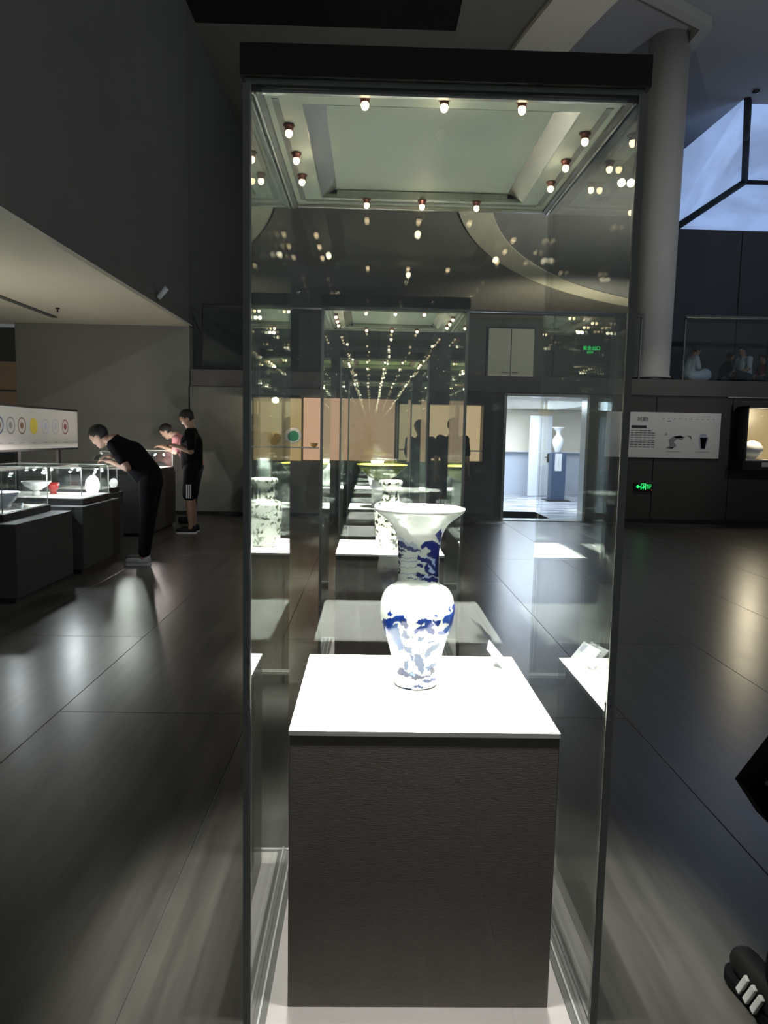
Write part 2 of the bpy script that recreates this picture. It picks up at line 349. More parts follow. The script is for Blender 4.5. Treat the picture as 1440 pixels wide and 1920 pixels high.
# skylight lantern: three lit panes between black bars
D = Vector(atY(1399, 182, 15.4)); Cc = Vector(atY(1392, 343, 18.5)); E_ = Vector(atY(1235, 320, 16.6)); WL = Vector(atY(1240, 452, 16.6)); WR = Vector((13.5, 16.6, 6.2)); D2 = Vector((13, 15.4, D.z)); C2 = Vector((14.0, 18.5, Cc.z))
HL = Vector(atY(1240, 444, 16.65))
win = bpy.data.objects.new('window_1', None); S.collection.objects.link(win); win['kind'] = 'structure'; win['label'] = 'daylit skylight lantern with black bars'
def tri_pane(pts):
    m = MB(); c = sum((Vector(p) for p in pts), Vector())/len(pts)
    vs = [m.bm.verts.new(p) for p in pts]; m.bm.faces.new(vs)
    for v in vs: pass
    r = bmesh.ops.solidify(m.bm, geom=m.bm.faces[:], thickness=.02)
    return m.build('pane', 'sky_pane', win)
tri_pane([D, E_, HL]); tri_pane([D, HL, Cc]); tri_pane([D, Cc, C2, D2]); tri_pane([Cc, HL, WR, C2])
def bar(a, b, t=.085):
    MB().cyl(a, b, t, seg=6).build('mullion', 'void', win)
bar(D+Vector((0, -.06, 0)), Cc+Vector((0, -.08, 0))); bar(Cc+Vector((0, -.08, 0)), HL+Vector((0, -.08, 0))); bar(Cc+Vector((0, -.08, 0)), C2+Vector((0, -.08, 0)), .07)
lamp('skylight_glow', 'AREA', (9.0, 16.2, 7.6), (6.5, 13.5, 6.5), 10, (.55, .72, 1), (2.5, 1.5))

# corridor seen through the bright doorway
MB().box(1.2, 6.4, YB+.3, 19.4, -.2, .0).build('floor_corridor', 'marble', kind='structure')
cw = MB().box(1.2, 6.4, 19.2, 19.4, 0, 2.24).build('wall_corridor', 'corridor_wall', kind='structure')
MB().box(1.25, 6.35, 19.17, 19.2, 1.15, 2.23).build('wall_panel', 'corridor_cream', cw)
MB().box(1.25, 6.35, 19.02, 19.2, 1.12, 1.16).build('ledge', 'plinth_white', cw)
MB().box(1.0, 1.2, YB+.3, 19.4, 0, 2.24).build('wall_corridor_left', 'corridor_wall', kind='structure')
MB().box(6.4, 6.6, YB+.3, 19.4, 0, 2.24).build('wall_corridor_right', 'corridor_wall', kind='structure')
MB().box(1.0, 6.6, YB+.3, 19.4, 2.24, 2.268).build('ceiling_corridor', 'corridor_cream', kind='structure')
o = MB().box(DX0-.015, DX0+.03, YB-.03, YB+.3, 0, DZ+.02).box(DX1-.03, DX1+.015, YB-.03, YB+.3, 0, DZ+.02).box(DX0, DX1, YB-.03, YB+.3, DZ-.015, DZ+.03).build('trim_5', 'edge_light', kind='structure', label='metal lining of the bright doorway')
MB().box(DX0, DX1, YB-.05, YB+.3, .0005, .012).build('threshold', 'edge_light', o)
d2 = bpy.data.objects.new('door_2', None); S.collection.objects.link(d2); d2.location = (4.05, 18.4, 0); d2.rotation_euler = (0, 0, .25); d2['kind'] = 'structure'; d2['label'] = 'grey-white door standing ajar in the corridor'
dl = MB().box(0, .62, -.02, .02, .012, 2.06, bevel=.004).build('door_leaf', 'door_white', d2)
MB().box(.50, .545, -.035, -.02, .88, 1.10).box(.42, .545, -.06, -.045, 1.0, 1.02).build('handle', 'dark_metal', dl)
MB().box(.30, .305, -.024, -.02, .05, 2.0).build('seam', 'wall_grey', dl)
pd = thing('display_plinth', (4.5, 17.3, 0), 'dark blue plinth with white label strip standing in the bright corridor', 'plinth')
MB().box(-.17, .17, -.17, .17, .0, 1.15, bevel=.006).build('body', 'plinth_blue', pd)
MB().box(-.10, .06, -.18, -.172, .72, 1.13).build('label_strip', 'plinth_white', pd)
MB().box(-.025, -.015, -.183, -.18, .82, 1.0).build('lettering', 'ink_grey', pd)
MB().box(-.28, .28, -.28, .28, 0, .02).build('foot_plate', 'dark_metal', pd)
tag(MB().lathe([(0, 0), (.06, 0), (.065, .03), (.12, .16), (.135, .28), (.11, .36), (.055, .42), (.05, .50), (.10, .56), (.17, .60), (.16, .605), (.05, .55)], (4.5, 17.3, 1.151), 32).build('baluster_vase', 'porcelain'),
    'white vase with wide mouth on the blue corridor plinth', 'vase')

# ------------------------------------------------------------------ tall glass case
W_, D_, ZT, ZB = .82, .777, 2.158, .049
def make_case(lp=1.0, cards=True):
    t = thing('display_case', (0, 0, 0), '', 'display case')
    hw, hd, g = W_/2, D_/2, .012
    MB().box(-hw-.006, hw+.006, -hd-.006, hd+.006, 0, ZB-.004, bevel=.003).build('base', 'case_black', t)
    MB().box(-hw+.0, hw, -hd, hd, ZB-.003, ZB+.001).build('base_top', 'base_white', t)
    # channels at the foot of the glass
    for s in (-1, 1):
        ch = MB().box(s*(hw-g-.001), s*(hw-g-.030), -hd+g, hd-g, ZB+.0015, ZB+.007).build('floor_channel', 'channel_dark', t)
        MB().box(s*(hw-g-.011), s*(hw-g-.016), -hd+g, hd-g, ZB+.0075, ZB+.013).build('channel_lip', 'channel_light', ch)
    for s in (-1, 1):
        MB().box(-hw+g, hw-g, s*(hd-g-.001), s*(hd-g-.012), ZB+.0015, ZB+.010).build('floor_rail', 'channel_light', t)
    # glass panes with green edges
    def pane(x0, x1, y0, y1, ax):
        m = MB().box(x0, x1, y0, y1, ZB-.001, ZT)
        for f in m.bm.faces:
            f.normal_update(); n = f.normal
            f.material_index = 0 if abs(n[ax]) > .9 or (abs(n.z) < .5 and y0 > -hd+.001) else 1
        m.build('glass_pane', ('glass', 'glass_edge'), t)
    pane(-hw+.002, hw-.002, -hd, -hd+g, 1); pane(-hw+.002, hw-.002, hd-g, hd, 1)
    pane(-hw, -hw+g, -hd+g+.001, hd-g-.001, 0); pane(hw-g, hw, -hd+g+.001, hd-g-.001, 0)
    for s in (-1, 1):
        cs = MB().box(s*(hw-.010), s*(hw+.004), -hd-.004, -hd+.001, ZB, ZT).build('corner_strip', 'corner_strip', t)
        MB().box(s*(hw-.0105), s*(hw-.0130), -hd-.004, -hd-.001, ZB, ZT).build('light_bead', 'edge_light', cs)
    # header and lit ceiling
    h = MB()
    for (x0, x1, y0, y1) in ((-hw-.008, hw+.008, -hd-.012, -hd+.01), (-hw-.008, hw+.008, hd-.01, hd+.012), (-hw-.008, -hw+.01, -hd+.01, hd-.01), (hw-.01, hw+.008, -hd+.01, hd-.01)): h.box(x0, x1, y0, y1, ZT+.012, ZT+.074)
    h.box(-hw+.01, hw-.01, -hd+.01, hd-.01, ZT+.066, ZT+.074); h.build('header', 'case_black', t)
    c = MB()
    ix, iy = .255, .285
    z0, z1 = ZT+.0, ZT+.0115
    for (x0, x1, y0, y1) in ((-hw, -ix-.045, -hd, hd), (ix+.045, hw, -hd, hd), (-ix-.045, ix+.045, -hd, -iy-.02), (-ix-.045, ix+.045, iy+.02, hd)): c.box(x0, x1, y0, y1, z0, z1)
    c.box(-ix-.045, ix+.045, -iy-.02, iy+.02, z1+.012, z1+.016)
    ce = c.build('case_ceiling', 'case_ceiling', t)
    MB().prism([(-ix, -iy, ZT+.022), (-ix-.045, -iy-.02, ZT+.0), (-ix-.045, iy+.02, ZT), (-ix, iy, ZT+.022)], (-.002, 0, 0)).build('reveal', 'case_reveal', ce)
    MB().prism([(ix, -iy, ZT+.022), (ix+.045, -iy-.02, ZT+.0), (ix+.045, iy+.02, ZT), (ix, iy, ZT+.022)], (.002, 0, 0)).build('reveal', 'case_reveal', ce)
    for s in (-1, 1):
        MB().box(-ix, ix, s*(iy+.015), s*(iy+.012), ZT+.001, ZT+.020).build('reveal', 'case_ceiling', ce)
        MB().box(s*(hw-.045), s*(hw-.060), -hd+.06, hd-.06, ZT-.0015, ZT-.0005).build('groove', 'case_groove', ce)
    MB().box(-hw+.06, hw-.06, hd-.048, hd-.064, ZT-.0015, ZT-.0005).build('groove', 'case_groove', ce)
    for s in (-1, 1):
        rr = MB().box(s*(hw-g-.001), s*(hw-g-.020), -hd+g, hd-g, ZT-.010, ZT-.002).build('top_channel', 'channel_dark', t)
        MB().box(s*(hw-g-.004), s*(hw-g-.008), -hd+g, hd-g, ZT-.014, ZT-.0105).build('channel_lip', 'edge_light', rr)
        MB().box(-hw+g, hw-g, s*(hd-g-.001), s*(hd-g-.012), ZT-.010, ZT-.002).build('top_rail', 'edge_light', t)
    # twelve little lamps
    spots = [(x, -.352) for x in (-.166, 0, .164)] + [(x, .305) for x in (-.166, 0, .164)] + [(s*.342, y) for s in (-1, 1) for y in (-.2, -.035, .12)]
    ring = MB().lathe([(.0, 0), (.013, 0), (.0135, -.003), (.010, -.0035), (.0095, -.012), (.0075, -.013)], seg=14).me('lamp_socket'); ring.materials.append(MATS['lamp_ring'])
    bulb = MB().lathe([(.0068, -.0125), (.0085, -.017), (.0075, -.023), (.004, -.027), (0, -.028)], seg=12).me('bulb'); bulb.materials.append(MATS['bulb'])
    ld = bpy.data.lights.new('case_lamp', 'SPOT'); ld.energy = 95*lp; ld.color = (1, .975, .90); ld.spot_size = math.radians(54); ld.spot_blend = .9; ld.shadow_soft_size = .012
    gl = bpy.data.lights.new('case_lamp_glow', 'POINT'); gl.energy = .10*lp; gl.color = (1, .82, .6); gl.shadow_soft_size = .01
    for x, y in spots:
        a = bpy.data.objects.new('lamp_socket', ring); b = bpy.data.objects.new('bulb', bulb)
        for q in (a, b): S.collection.objects.link(q)
        a.parent = t; b.parent = a; a.location = (x, y, ZT-.001)
        l = bpy.data.objects.new('case_lamp', ld); S.collection.objects.link(l); l.parent = t; l.location = (x, y, ZT-.034)
        tx, ty = x*.45, y*.45
        l.rotation_euler = Vector((tx-x, ty-y, .95-ZT)).to_track_quat('-Z', 'Y').to_euler()
    for x, y in spots[1::3]:
        l = bpy.data.objects.new('case_lamp_glow', gl); S.collection.objects.link(l); l.parent = t; l.location = (x*.9, y*.9, ZT-.05)
    return t
def make_pedestal():
    t = thing('pedestal', (0, 0, 0), '', 'pedestal')
    pw, pdp, zp = .643/2, .599/2, .756
    MB().box(-pw, pw, -pdp, pdp, ZB+.0015, zp-.012, bevel=.002).build('body', 'linen', t)
    fr = MB()
    for x0, x1, y0, y1 in ((-pw-.001, pw+.001, -pdp-.001, -pdp+.016), (-pw-.001, pw+.001, pdp-.016, pdp+.001), (-pw-.001, -pw+.022, -pdp+.016, pdp-.016), (pw-.022, pw+.001, -pdp+.016, pdp-.016)): fr.box(x0, x1, y0, y1, zp-.0118, zp)
    fr.build('top_frame', 'plinth_white', t)
    MB().box(-pw+.0235, pw-.0235, -pdp+.0175, pdp-.0175, zp-.0118, zp-.001).build('top_panel', 'plinth_white', t)
    return t
CX, CY0 = .142, 1.5534+D_/2
case_y = [CY0, 4.1253+D_/2, 6.795+D_/2, 9.45+D_/2]
case_x = [CX, .128, .122, .118]
labels = ['tall glass display case nearest the camera, holding the flared blue and white vase', 'second tall glass display case in the row, holding the straight-shouldered white vase', 'third tall glass display case in the row, holding the large yellow-rimmed dish', 'farthest tall glass display case of the central row']
plabels = ['brown-grey linen pedestal with glowing white top under the blue and white vase', 'linen pedestal with white top under the straight-shouldered white vase', 'linen pedestal with white top under the yellow-rimmed dish', 'linen pedestal with white top in the farthest case']
case0 = make_case(); ped0 = make_pedestal()
for i in range(4):
    a = case0 if i == 0 else copy_tree(case0); b = ped0 if i == 0 else copy_tree(ped0)
    for o, lb in ((a, labels[i]), (b, plabels[i])):
        o.location = (case_x[i], case_y[i], 0); o['label'] = lb
    a['group'] = 'tall glass cases in a row'; b['group'] = 'pedestals in the tall cases'
ZP = .7562

# ------------------------------------------------------------------ main vase, painted
vb = Vector((.140, 1.985, ZP)); Yv = vb.y
prof_px = [(1289, 38), (1285, 41.5), (1278, 42), (1270, 43), (1262, 42.5), (1252, 43.5), (1240, 46), (1225, 50), (1207, 55.5), (1190, 62), (1172, 67), (1155, 70), (1140, 69.5), (1125, 66), (1116, 61), (1110, 55), (1106, 47), (1103, 41), (1097, 39), (1080, 38.3), (1065, 38.2), (1040, 38.8), (1020, 41), (1005, 45.5), (992, 53), (980, 66), (972, 77), (967, 83), (963, 85.5), (960, 85.5), (960, 84)]
prof = []
for y, hw in prof_px:
    P = atY(780+(1285-y)*.022, y, Yv); dep = (P-CAM).dot(FWD); prof.append((hw*dep/FPX*1.0, P.z))
z0 = prof[0][1]; zt_ = prof[-1][1]; k = 1.0
prof = [(r, z-z0) for r, z in prof]
# smooth resample
P_ = np.array(prof); tt = np.r_[0, np.cumsum(np.hypot(*np.diff(P_, axis=0).T))]; ts = np.linspace(0, tt[-1], 330)
rr_ = np.interp(ts, tt, P_[:, 0]); zz_ = np.interp(ts, tt, P_[:, 1])
ker = np.hanning(13); ker /= ker.sum()
def sm(a): b = np.convolve(np.pad(a, 6, mode='edge'), ker, 'valid'); b[0] = a[0]; return b
rr_, zz_ = sm(rr_), sm(zz_)
inner = [(rr_[-1]-.004, zz_[-1]+.0005), (rr_[-1]-.012, zz_[-1]-.004), (np.interp(.46, zz_/1, rr_) - .004 if False else rr_[-18]-.006, zz_[-18]), (rr_[-45]-.007, zz_[-45]), (rr_[-80]-.007, zz_[-80]), (rr_[-120]-.008, zz_[-120])]
SEG = 400
zz_all = np.r_[0.0, zz_, [q[1] for q in inner]]; rr_all = np.r_[0.02, rr_, [q[0] for q in inner]]
th = np.linspace(0, 2*PI, SEG, endpoint=False)
V = np.stack([(rr_all[:, None]*np.cos(th)).ravel(), (rr_all[:, None]*np.sin(th)).ravel(), np.repeat(zz_all, SEG)], 1)
nr = len(rr_all); idx = np.arange(nr*SEG).reshape(nr, SEG); nx = np.roll(idx, -1, 1)
Fq = np.stack([idx[:-1], nx[:-1], nx[1:], idx[1:]], -1).reshape(-1, 4)
me = bpy.data.meshes.new('phoenix_tail_vase'); me.from_pydata(V.tolist(), [], Fq.tolist()); me.update()
for p in me.polygons: p.use_smooth = True
# decoration: polygons in a drawing plane, wrapped on the front and (mirrored) on the back
Wd = V.copy(); Wd[:, 1] = -np.abs(Wd[:, 1]); Wd += np.array(vb) - np.array([0, 0, 0])
d = Wd - np.array(CAM); dz = d @ np.array(FWD); U = 720+FPX*(d @ np.array(RGT))/dz; Vv = 960-FPX*(d @ np.array(UP))/dz
U = (U-700)*5.19; Vv = (Vv-940)*5.19
U = U + 5*np.sin(Vv*.11+U*.05) + 3*np.sin(U*.19); Vv = Vv + 5*np.sin(U*.09) + 3*np.sin(U*.23+Vv*.05)
col = np.ones((len(V), 4)); col[:, :3] = (.56, .61, .565)
def inside(poly):
    c = np.zeros(len(U), bool); n = len(poly); j = n-1
    for i in range(n):
        xi, yi = poly[i]; xj, yj = poly[j]
        if yi != yj: c ^= ((yi > Vv) != (yj > Vv)) & (U < (xj-xi)*(Vv-yi)/(yj-yi)+xi)
        j = i
    return c
outer = np.repeat(np.r_[np.ones(len(rr_)+1, bool), np.zeros(len(inner), bool)], SEG)
DK, MD, LT, GR, WH = (.010, .018, .14), (.012, .05, .28), (.10, .20, .42), (.20, .24, .30), (.66, .70, .66)
def paint(polys, c, a=1):
    for p in polys:
        s = inside(p) & outer; col[s, :3] = col[s, :3]*(1-a) + np.array(c)*a
def line(pts, wd, c):
    for (x0, y0), (x1, y1) in zip(pts, pts[1:]):
        L = math.hypot(x1-x0, y1-y0) or 1; nx_, ny_ = -(y1-y0)/L*wd/2, (x1-x0)/L*wd/2
        paint([[(x0+nx_, y0+ny_), (x1+nx_, y1+ny_), (x1-nx_, y1-ny_), (x0-nx_, y0-ny_)]], c)
paint([[(250, 330), (300, 370), (345, 410), (375, 395), (400, 400), (430, 440), (480, 485), (400, 480), (300, 440), (250, 400)]], (.36, .42, .50))
paint([[(240, 380), (285, 390), (310, 425), (345, 440), (430, 468), (480, 487), (380, 492), (300, 462), (240, 430)], [(240, 440), (325, 492), (270, 490), (240, 470)], [(245, 500), (292, 520), (262, 548), (240, 540)]], DK, .9)
paint([[(600, 322), (640, 290), (655, 262), (670, 310), (658, 350), (650, 400), (636, 402), (622, 360)]], DK)
paint([[(458, 440), (490, 402), (540, 380), (590, 388), (625, 402), (655, 440), (664, 470), (645, 520), (648, 560), (600, 560), (520, 530), (530, 500), (560, 490), (540, 455), (500, 450), (470, 465)]], DK)
paint([[(430, 530), (480, 545), (560, 555), (640, 550), (645, 700), (655, 740), (540, 722), (530, 700), (500, 690), (500, 650), (515, 600), (430, 572)], [(420, 620), (470, 600), (488, 640), (440, 642)],
       [(410, 690), (470, 702), (520, 722), (600, 740), (640, 750), (622, 785), (530, 787), (450, 750), (410, 725)]], DK)
paint([[(480, 545), (550, 540), (545, 556), (490, 557)], [(550, 560), (600, 560), (604, 612), (590, 640), (570, 592)], [(540, 600), (560, 640), (602, 692), (570, 712), (545, 680)], [(455, 745), (520, 715), (570, 740), (520, 745)]], (.45, .55, .75))
for y in (548, 580, 640, 700): line([(240, y-10), (300, y+6), (360, y+10), (425, y-4)], 7, (.22, .27, .40))
line([(320, 738), (380, 750), (470, 765)], 8, DK)
for a_, b_ in ((500, 560), (575, 625), (650, 700)): line([(251, a_), (254, b_)], 12, DK)
line([(410, 900), (500, 886), (590, 896)], 5, GR)
# belly and foot: pigments darkened to offset the stronger light there
MD, LT, GR = (.007, .030, .19), (.05, .11, .26), (.09, .11, .15)
paint([[(180, 1200), (235, 1190), (262, 1300), (300, 1445), (250, 1445), (190, 1345), (120, 1300), (95, 1230)]], LT)
paint([[(300, 1240), (340, 1300), (360, 1335), (300, 1345), (270, 1300)], [(430, 1320), (500, 1320), (480, 1352), (440, 1372)], [(520, 1440), (640, 1370), (725, 1308), (705, 1352), (560, 1482), (500, 1535), (505, 1480)], [(290, 1400), (380, 1430), (372, 1492), (300, 1452)], [(540, 1365), (600, 1360), (600, 1372), (540, 1378)]], (.075, .11, .19))
paint([[(140, 1112), (165, 1052), (182, 1100), (165, 1132)], [(85, 1142), (150, 1142), (200, 1125), (270, 1103), (310, 1130), (330, 1190), (345, 1215), (325, 1240), (300, 1240), (262, 1180), (240, 1170), (190, 1190), (165, 1250), (150, 1290), (110, 1290), (92, 1190)]], MD)
paint([[(85, 1150), (130, 1150), (115, 1250), (92, 1240)], [(262, 1120), (312, 1145), (325, 1225), (300, 1235), (275, 1180)]], (.005,.016,.12))
paint([[(410, 1180), (430, 1165), (470, 1140), (520, 1145), (560, 1152), (590, 1200), (570, 1230), (605, 1270), (582, 1302), (540, 1280), (500, 1250), (440, 1270), (390, 1302), (402, 1250), (460, 1212)], [(570, 1160), (655, 1158), (642, 1222), (600, 1202)]], MD)
paint([[(470, 1190), (500, 1185), (505, 1212), (475, 1215)]], WH)
paint([[(670, 1150), (700, 1120), (760, 1090), (790, 1030), (810, 1150), (790, 1240), (720, 1292), (650, 1302), (615, 1290), (700, 1240), (742, 1200), (680, 1182)]], (.010, .045, .23))
paint([[(690, 1175), (760, 1120), (700, 1165)], [(660, 1270), (730, 1215), (770, 1180), (740, 1250)]], LT)
paint([[(770, 1005), (795, 1005), (812, 1120), (775, 1110)], [(590, 1105), (626, 1105), (620, 1125), (600, 1122)], [(740, 1015), (748, 1020), (750, 1070), (740, 1070)]], (.02, .05, .26))
line([(488, 1230), (498, 1320), (486, 1480)], 7, (.12, .14, .18))
line([(380, 1300), (395, 1400), (385, 1440)], 5, GR); line([(680, 1340), (730, 1300)], 9, (.3, .36, .48))
line([(300, 1385), (320, 1350), (345, 1390), (300, 1388)], 5, GR); line([(440, 1410), (450, 1480)], 6, GR)
paint([[(400, 1480), (470, 1500), (500, 1600), (480, 1690), (440, 1652), (400, 1562)], [(300, 1560), (342, 1540), (335, 1640), (300, 1642)], [(500, 1620), (620, 1560), (600, 1600), (540, 1660)], [(350, 1480), (385, 1500), (395, 1560), (370, 1550)]], (.035, .065, .15))
paint([[(228, 1660), (262, 1608), (300, 1640), (340, 1670), (380, 1660), (440, 1690), (500, 1702), (550, 1690), (560, 1612), (610, 1640), (560, 1700), (460, 1732), (400, 1737), (350, 1702), (320, 1710), (250, 1682)]], (.002,.010,.065))
paint([[(350, 1672), (400, 1665), (410, 1705), (370, 1700)]], (.12,.2,.35))
paint([[(470, 1740), (540, 1730), (622, 1708), (622, 1737), (560, 1762), (500, 1772)], [(370, 1788), (430, 1790), (492, 1800), (470, 1818), (400, 1812)], [(268, 1820), (330, 1812), (380, 1830), (360, 1838)]], (.006, .025, .11))
ca = me.color_attributes.new('paint', 'FLOAT_COLOR', 'POINT'); ca.data.foreach_set('color', col.astype(np.float32).ravel())
me.materials.append(MATS['painted_porcelain'])
vase = bpy.data.objects.new('flared_vase', me); S.collection.objects.link(vase); vase.location = vb
tag(vase, 'flared-mouth porcelain vase painted with blue landscapes on the nearest white pedestal', 'vase')
# small grip at the vase foot, and the leaning acrylic label
tag(MB().prism([(0, 0, 0), (.012, -.006, 0), (.004, .002, .018)], (.003, .004, 0)).build('vase_grip', 'channel_light'), 'tiny clear museum grip left of the blue and white vase foot', 'clip').location = (.073, 2.03, ZP)
def card(name, loc, rz, label, wd=.10, ht=.075, tilt=-.95):
    t = thing(name, loc, label, 'label', 'object labels', rz)
    c = MB().box(-wd/2, wd/2, -.0015, .0015, 0, ht, rot=(tilt, 0, 0), piv=(0, 0, 0)).build('plate', 'card', t)
    M = Euler((tilt, 0, 0)).to_matrix()
    for k_, (zz, ln) in enumerate(((.055, .5), (.046, .8), (.040, .7), (.034, .8), (.028, .6))):
        b = MB().box(-wd*.42, -wd*.42+wd*.8*ln*.6, -.0022, -.0016, zz*ht/.075, (zz+.0025)*ht/.075, rot=(tilt, 0, 0), piv=(0, 0, 0)).build('print_line', 'ink_grey', c)
    MB().box(wd*.08, wd*.40, -.0022, -.0016, ht*.55, ht*.9, rot=(tilt, 0, 0), piv=(0, 0, 0)).build('picture', 'ink_pale', c)
    MB().prism([(-.02, .0, .001), (-.02, .05, .001), (-.02, .035, .03)], (.003, 0, 0)).prism([(.02, .0, .001), (.02, .05, .001), (.02, .035, .03)], (.003, 0, 0)).build('foot', 'clear_glass', t)
    return t
card('object_label', (.425, 2.17, ZP+.001), PI/2-.22, 'tilted clear label card at the rear right corner of the nearest white pedestal', .10, .075, -.72)

# ------------------------------------------------------------------ contents of the other tall cases
rv = [(0, 0), (.082, 0), (.086, .012), (.094, .10), (.101, .22), (.103, .262), (.097, .275), (.062, .29), (.054, .30), (.053, .365), (.055, .385), (.070, .395), (.073, .40), (.073, .418), (.067, .425), (.050, .423), (.048, .38)]
tag(MB().lathe(rv, (0, 0, 0), 48).build('rouleau_vase', 'floral_porcelain'), 'white cylindrical vase with small flowering branches in the second case', 'vase').location = (.133, 4.50, ZP)
card('object_label', (.40, 4.72, ZP+.001), PI/2-.25, 'small label card at the rear right of the second case pedestal')
t = tag(MB().box(-.10, .10, -.10, .10, 0, .26, bevel=.004).build('riser', 'plinth_white'), 'white block riser lifting the yellow-rimmed dish', 'riser'); t.location = (.12, 7.18, ZP)
t = thing('footed_dish', (.12, 7.18, ZP+.2605), 'wide shallow dish with a bright yellow rim in the third case', 'dish')
MB().lathe([(0, .02), (.07, .0), (.075, .01), (.15, .05), (.225, .115), (.245, .15), (.240, .152), (.21, .115), (.12, .05), (0, .03)], seg=48).build('bowl', 'olive_glaze', t)
MB().lathe([(.240, .150), (.252, .152), (.254, .158), (.244, .160), (.238, .156)], seg=48).build('rim', 'yellow_glaze', t)
tag(MB().lathe([(0, 0), (.09, 0), (.12, .1), (.15, .2), (.14, .28), (.08, .33), (.09, .37), (.08, .37), (0, .33)], seg=40).build('lidded_jar', 'porcelain'), 'white round-shouldered jar in the farthest tall case', 'jar').location = (.1, 9.84, ZP)

# ------------------------------------------------------------------ back wall showcases, panels and signs
def ipx(px, Y=YB): return atY(px, 800, Y).x
t = thing('wall_showcase', (0, YB-.01, 0), 'warm wall showcase with shelf of amber and green dishes', 'showcase')
x0, x1 = -2.05, -1.22
MB().box(x0, x1, -.02, -.002, 1.0, 2.12).build('backing', 'case_glow', t)
MB().box(x0, x1+.32, -.36, -.02, 1.225, 1.245).build('shelf', 'plinth_white', t)
MB().box(x0, x1, -.37, -.0, 2.08, 2.12).build('hood', 'dark_metal', t)
MB().box(x0, x1, -.37, -.365, 1.25, 2.08).build('glass_pane', 'clear_glass', t)
def plate(name, px, py, Y, r, m1, m2, label, cat='dish', lean=1.25):
    P = atY(px, py, Y); t = thing(name, P, label, cat)
    ax = (0, -math.sin(lean), math.cos(lean))
    MB().lathe([(0, 0), (r*.5, 0), (r*.9, r*.16), (r, r*.22), (r*.98, r*.24), (r*.6, r*.07), (0, r*.04)], seg=36, axis=ax).build('plate_body', m1, t)
    MB().lathe([(0, r*.045), (r*.62, r*.085), (r*.66, r*.10)], seg=36, axis=ax).build('centre', m2, t)
    MB().box(-.04, .04, .0, .04, -r*1.0, -r*.94).build('stand', 'clear_glass', t)
    return t
plate('charger', 550, 818, YB-.22, .145, 'porcelain', 'green_glaze', 'green-centred dish with white rim upright on the back wall shelf')
plate('charger', 515, 822, YB-.22, .12, 'amber_glaze', 'amber_glaze', 'amber dish upright on the back wall shelf')
tag(MB().lathe([(0, 0), (.03, 0), (.06, .03), (.07, .07), (.065, .07), (0, .02)], seg=28).build('tea_bowl', 'amber_glaze'), 'little amber bowl at the shelf end on the back wall', 'bowl').location = (-.98, YB-.2, 1.246)
pa = tag(MB().box(-1.18, .42, YB-.05, YB-.002, 1.02, 2.10, bevel=.004).build('light_panel', 'peach_light'), 'large peach backlit panel on the back wall behind the tall cases', 'panel')
t = thing('wall_showcase', (0, YB-.01, 0), 'cream-lit wall showcase behind two dark silhouetted visitors', 'showcase')
MB().box(.46, 1.95, -.02, -.002, 1.05, 2.02).build('backing', 'cream_light', t)
MB().box(.46, 1.95, -.34, -.02, 1.225, 1.245).build('shelf', 'plinth_white', t)
for x in (.46, .98, 1.48, 1.93): MB().box(x, x+.03, -.35, -.02, 1.0, 2.05).build('upright', 'dark_metal', t)
MB().box(.46, 1.96, -.36, 0, 2.02, 2.06).build('hood', 'dark_metal', t)
# right showcase
t = thing('wall_showcase', (0, YB-.012, 0), 'wall showcase window with warm glow and round white jar beside the long text panel', 'showcase')
x0, x1, zb_, zt2 = 6.40, 8.4, .98, 2.13
MB().box(x0, x1, -.05, 0, zb_, zt2, bevel=.004).build('surround', 'dark_metal', t)
MB().box(x0+.10, x1-.06, -.058, -.051, 1.19, 2.06).build('backing', 'case_glow', t)
MB().box(x0+.08, x1-.04, -.42, -.05, 1.16, 1.185).build('shelf', 'plinth_white', t)
MB().box(x0+.06, x0+.09, -.42, -.05, 1.15, 2.10).box(x1-.05, x1-.02, -.42, -.05, 1.15, 2.10).box(x0+.06, x1-.02, -.42, -.05, 2.07, 2.10).box(x0+.03, x1, -.44, -.05, 1.0, 1.15).build('side_frame', 'dark_metal', t)
MB().box(x0+.36, x0+.52, -.445, -.44, 1.06, 1.14).build('label_strip', 'panel_white', t)
MB().box(x0+.10, x1-.06, -.415, -.41, 1.19, 2.06).build('glass_pane', 'clear_glass', t)
tag(MB().lathe([(0, 0), (.07, 0), (.08, .02), (.15, .07), (.185, .15), (.175, .22), (.12, .29), (.05, .315), (.045, .33), (0, .33)], seg=40).build('round_jar', 'porcelain'), 'round white jar glowing in the right wall showcase', 'jar').location = (6.69, YB-.22, 1.186)
lamp('showcase_lamp', 'POINT', (6.75, YB-.39, 1.95), None, 50.0, (1, .85, .6), .05)
lamp('showcase_lamp', 'POINT', (-1.6, YB-.36, 2.03), None, 16.0, (1, .85, .6), .05)
# text panel
tp = thing('text_panel', (4.16, YB-.02, 1.575), 'long white exhibition text panel with black heading and vase pictures on the back wall', 'information panel')
MB().box(0, 2.04, -.02, .0, -.40, .40, bevel=.003).build('board', 'panel_white', tp)
R90 = (PI/2, 0, 0); yy = -.0215
text('heading', '时期Ⅰ', .085, (.55, yy, .27), R90, 'ink', tp)
MB().box(.45, .72, yy, -.02, .115, .165).build('caption_bar', 'ink', tp)
random.seed(3)
for k in range(8):
    z = .075-k*.041; n = random.choice((5, 6, 6))
    for q in range(n):
        x = .44+q*.075; MB().box(x, x+.055+random.random()*.015, yy, -.02, z-.006, z+.006).build('text_line', 'ink', tp)
for k in range(10): MB().box(1.0+k*.1, 1.02+k*.1, yy, -.02, .29, .30).build('dot', 'ink', tp)
MB().box(1.08, 1.15, yy, -.02, .245, .257).build('text_line', 'ink', tp)
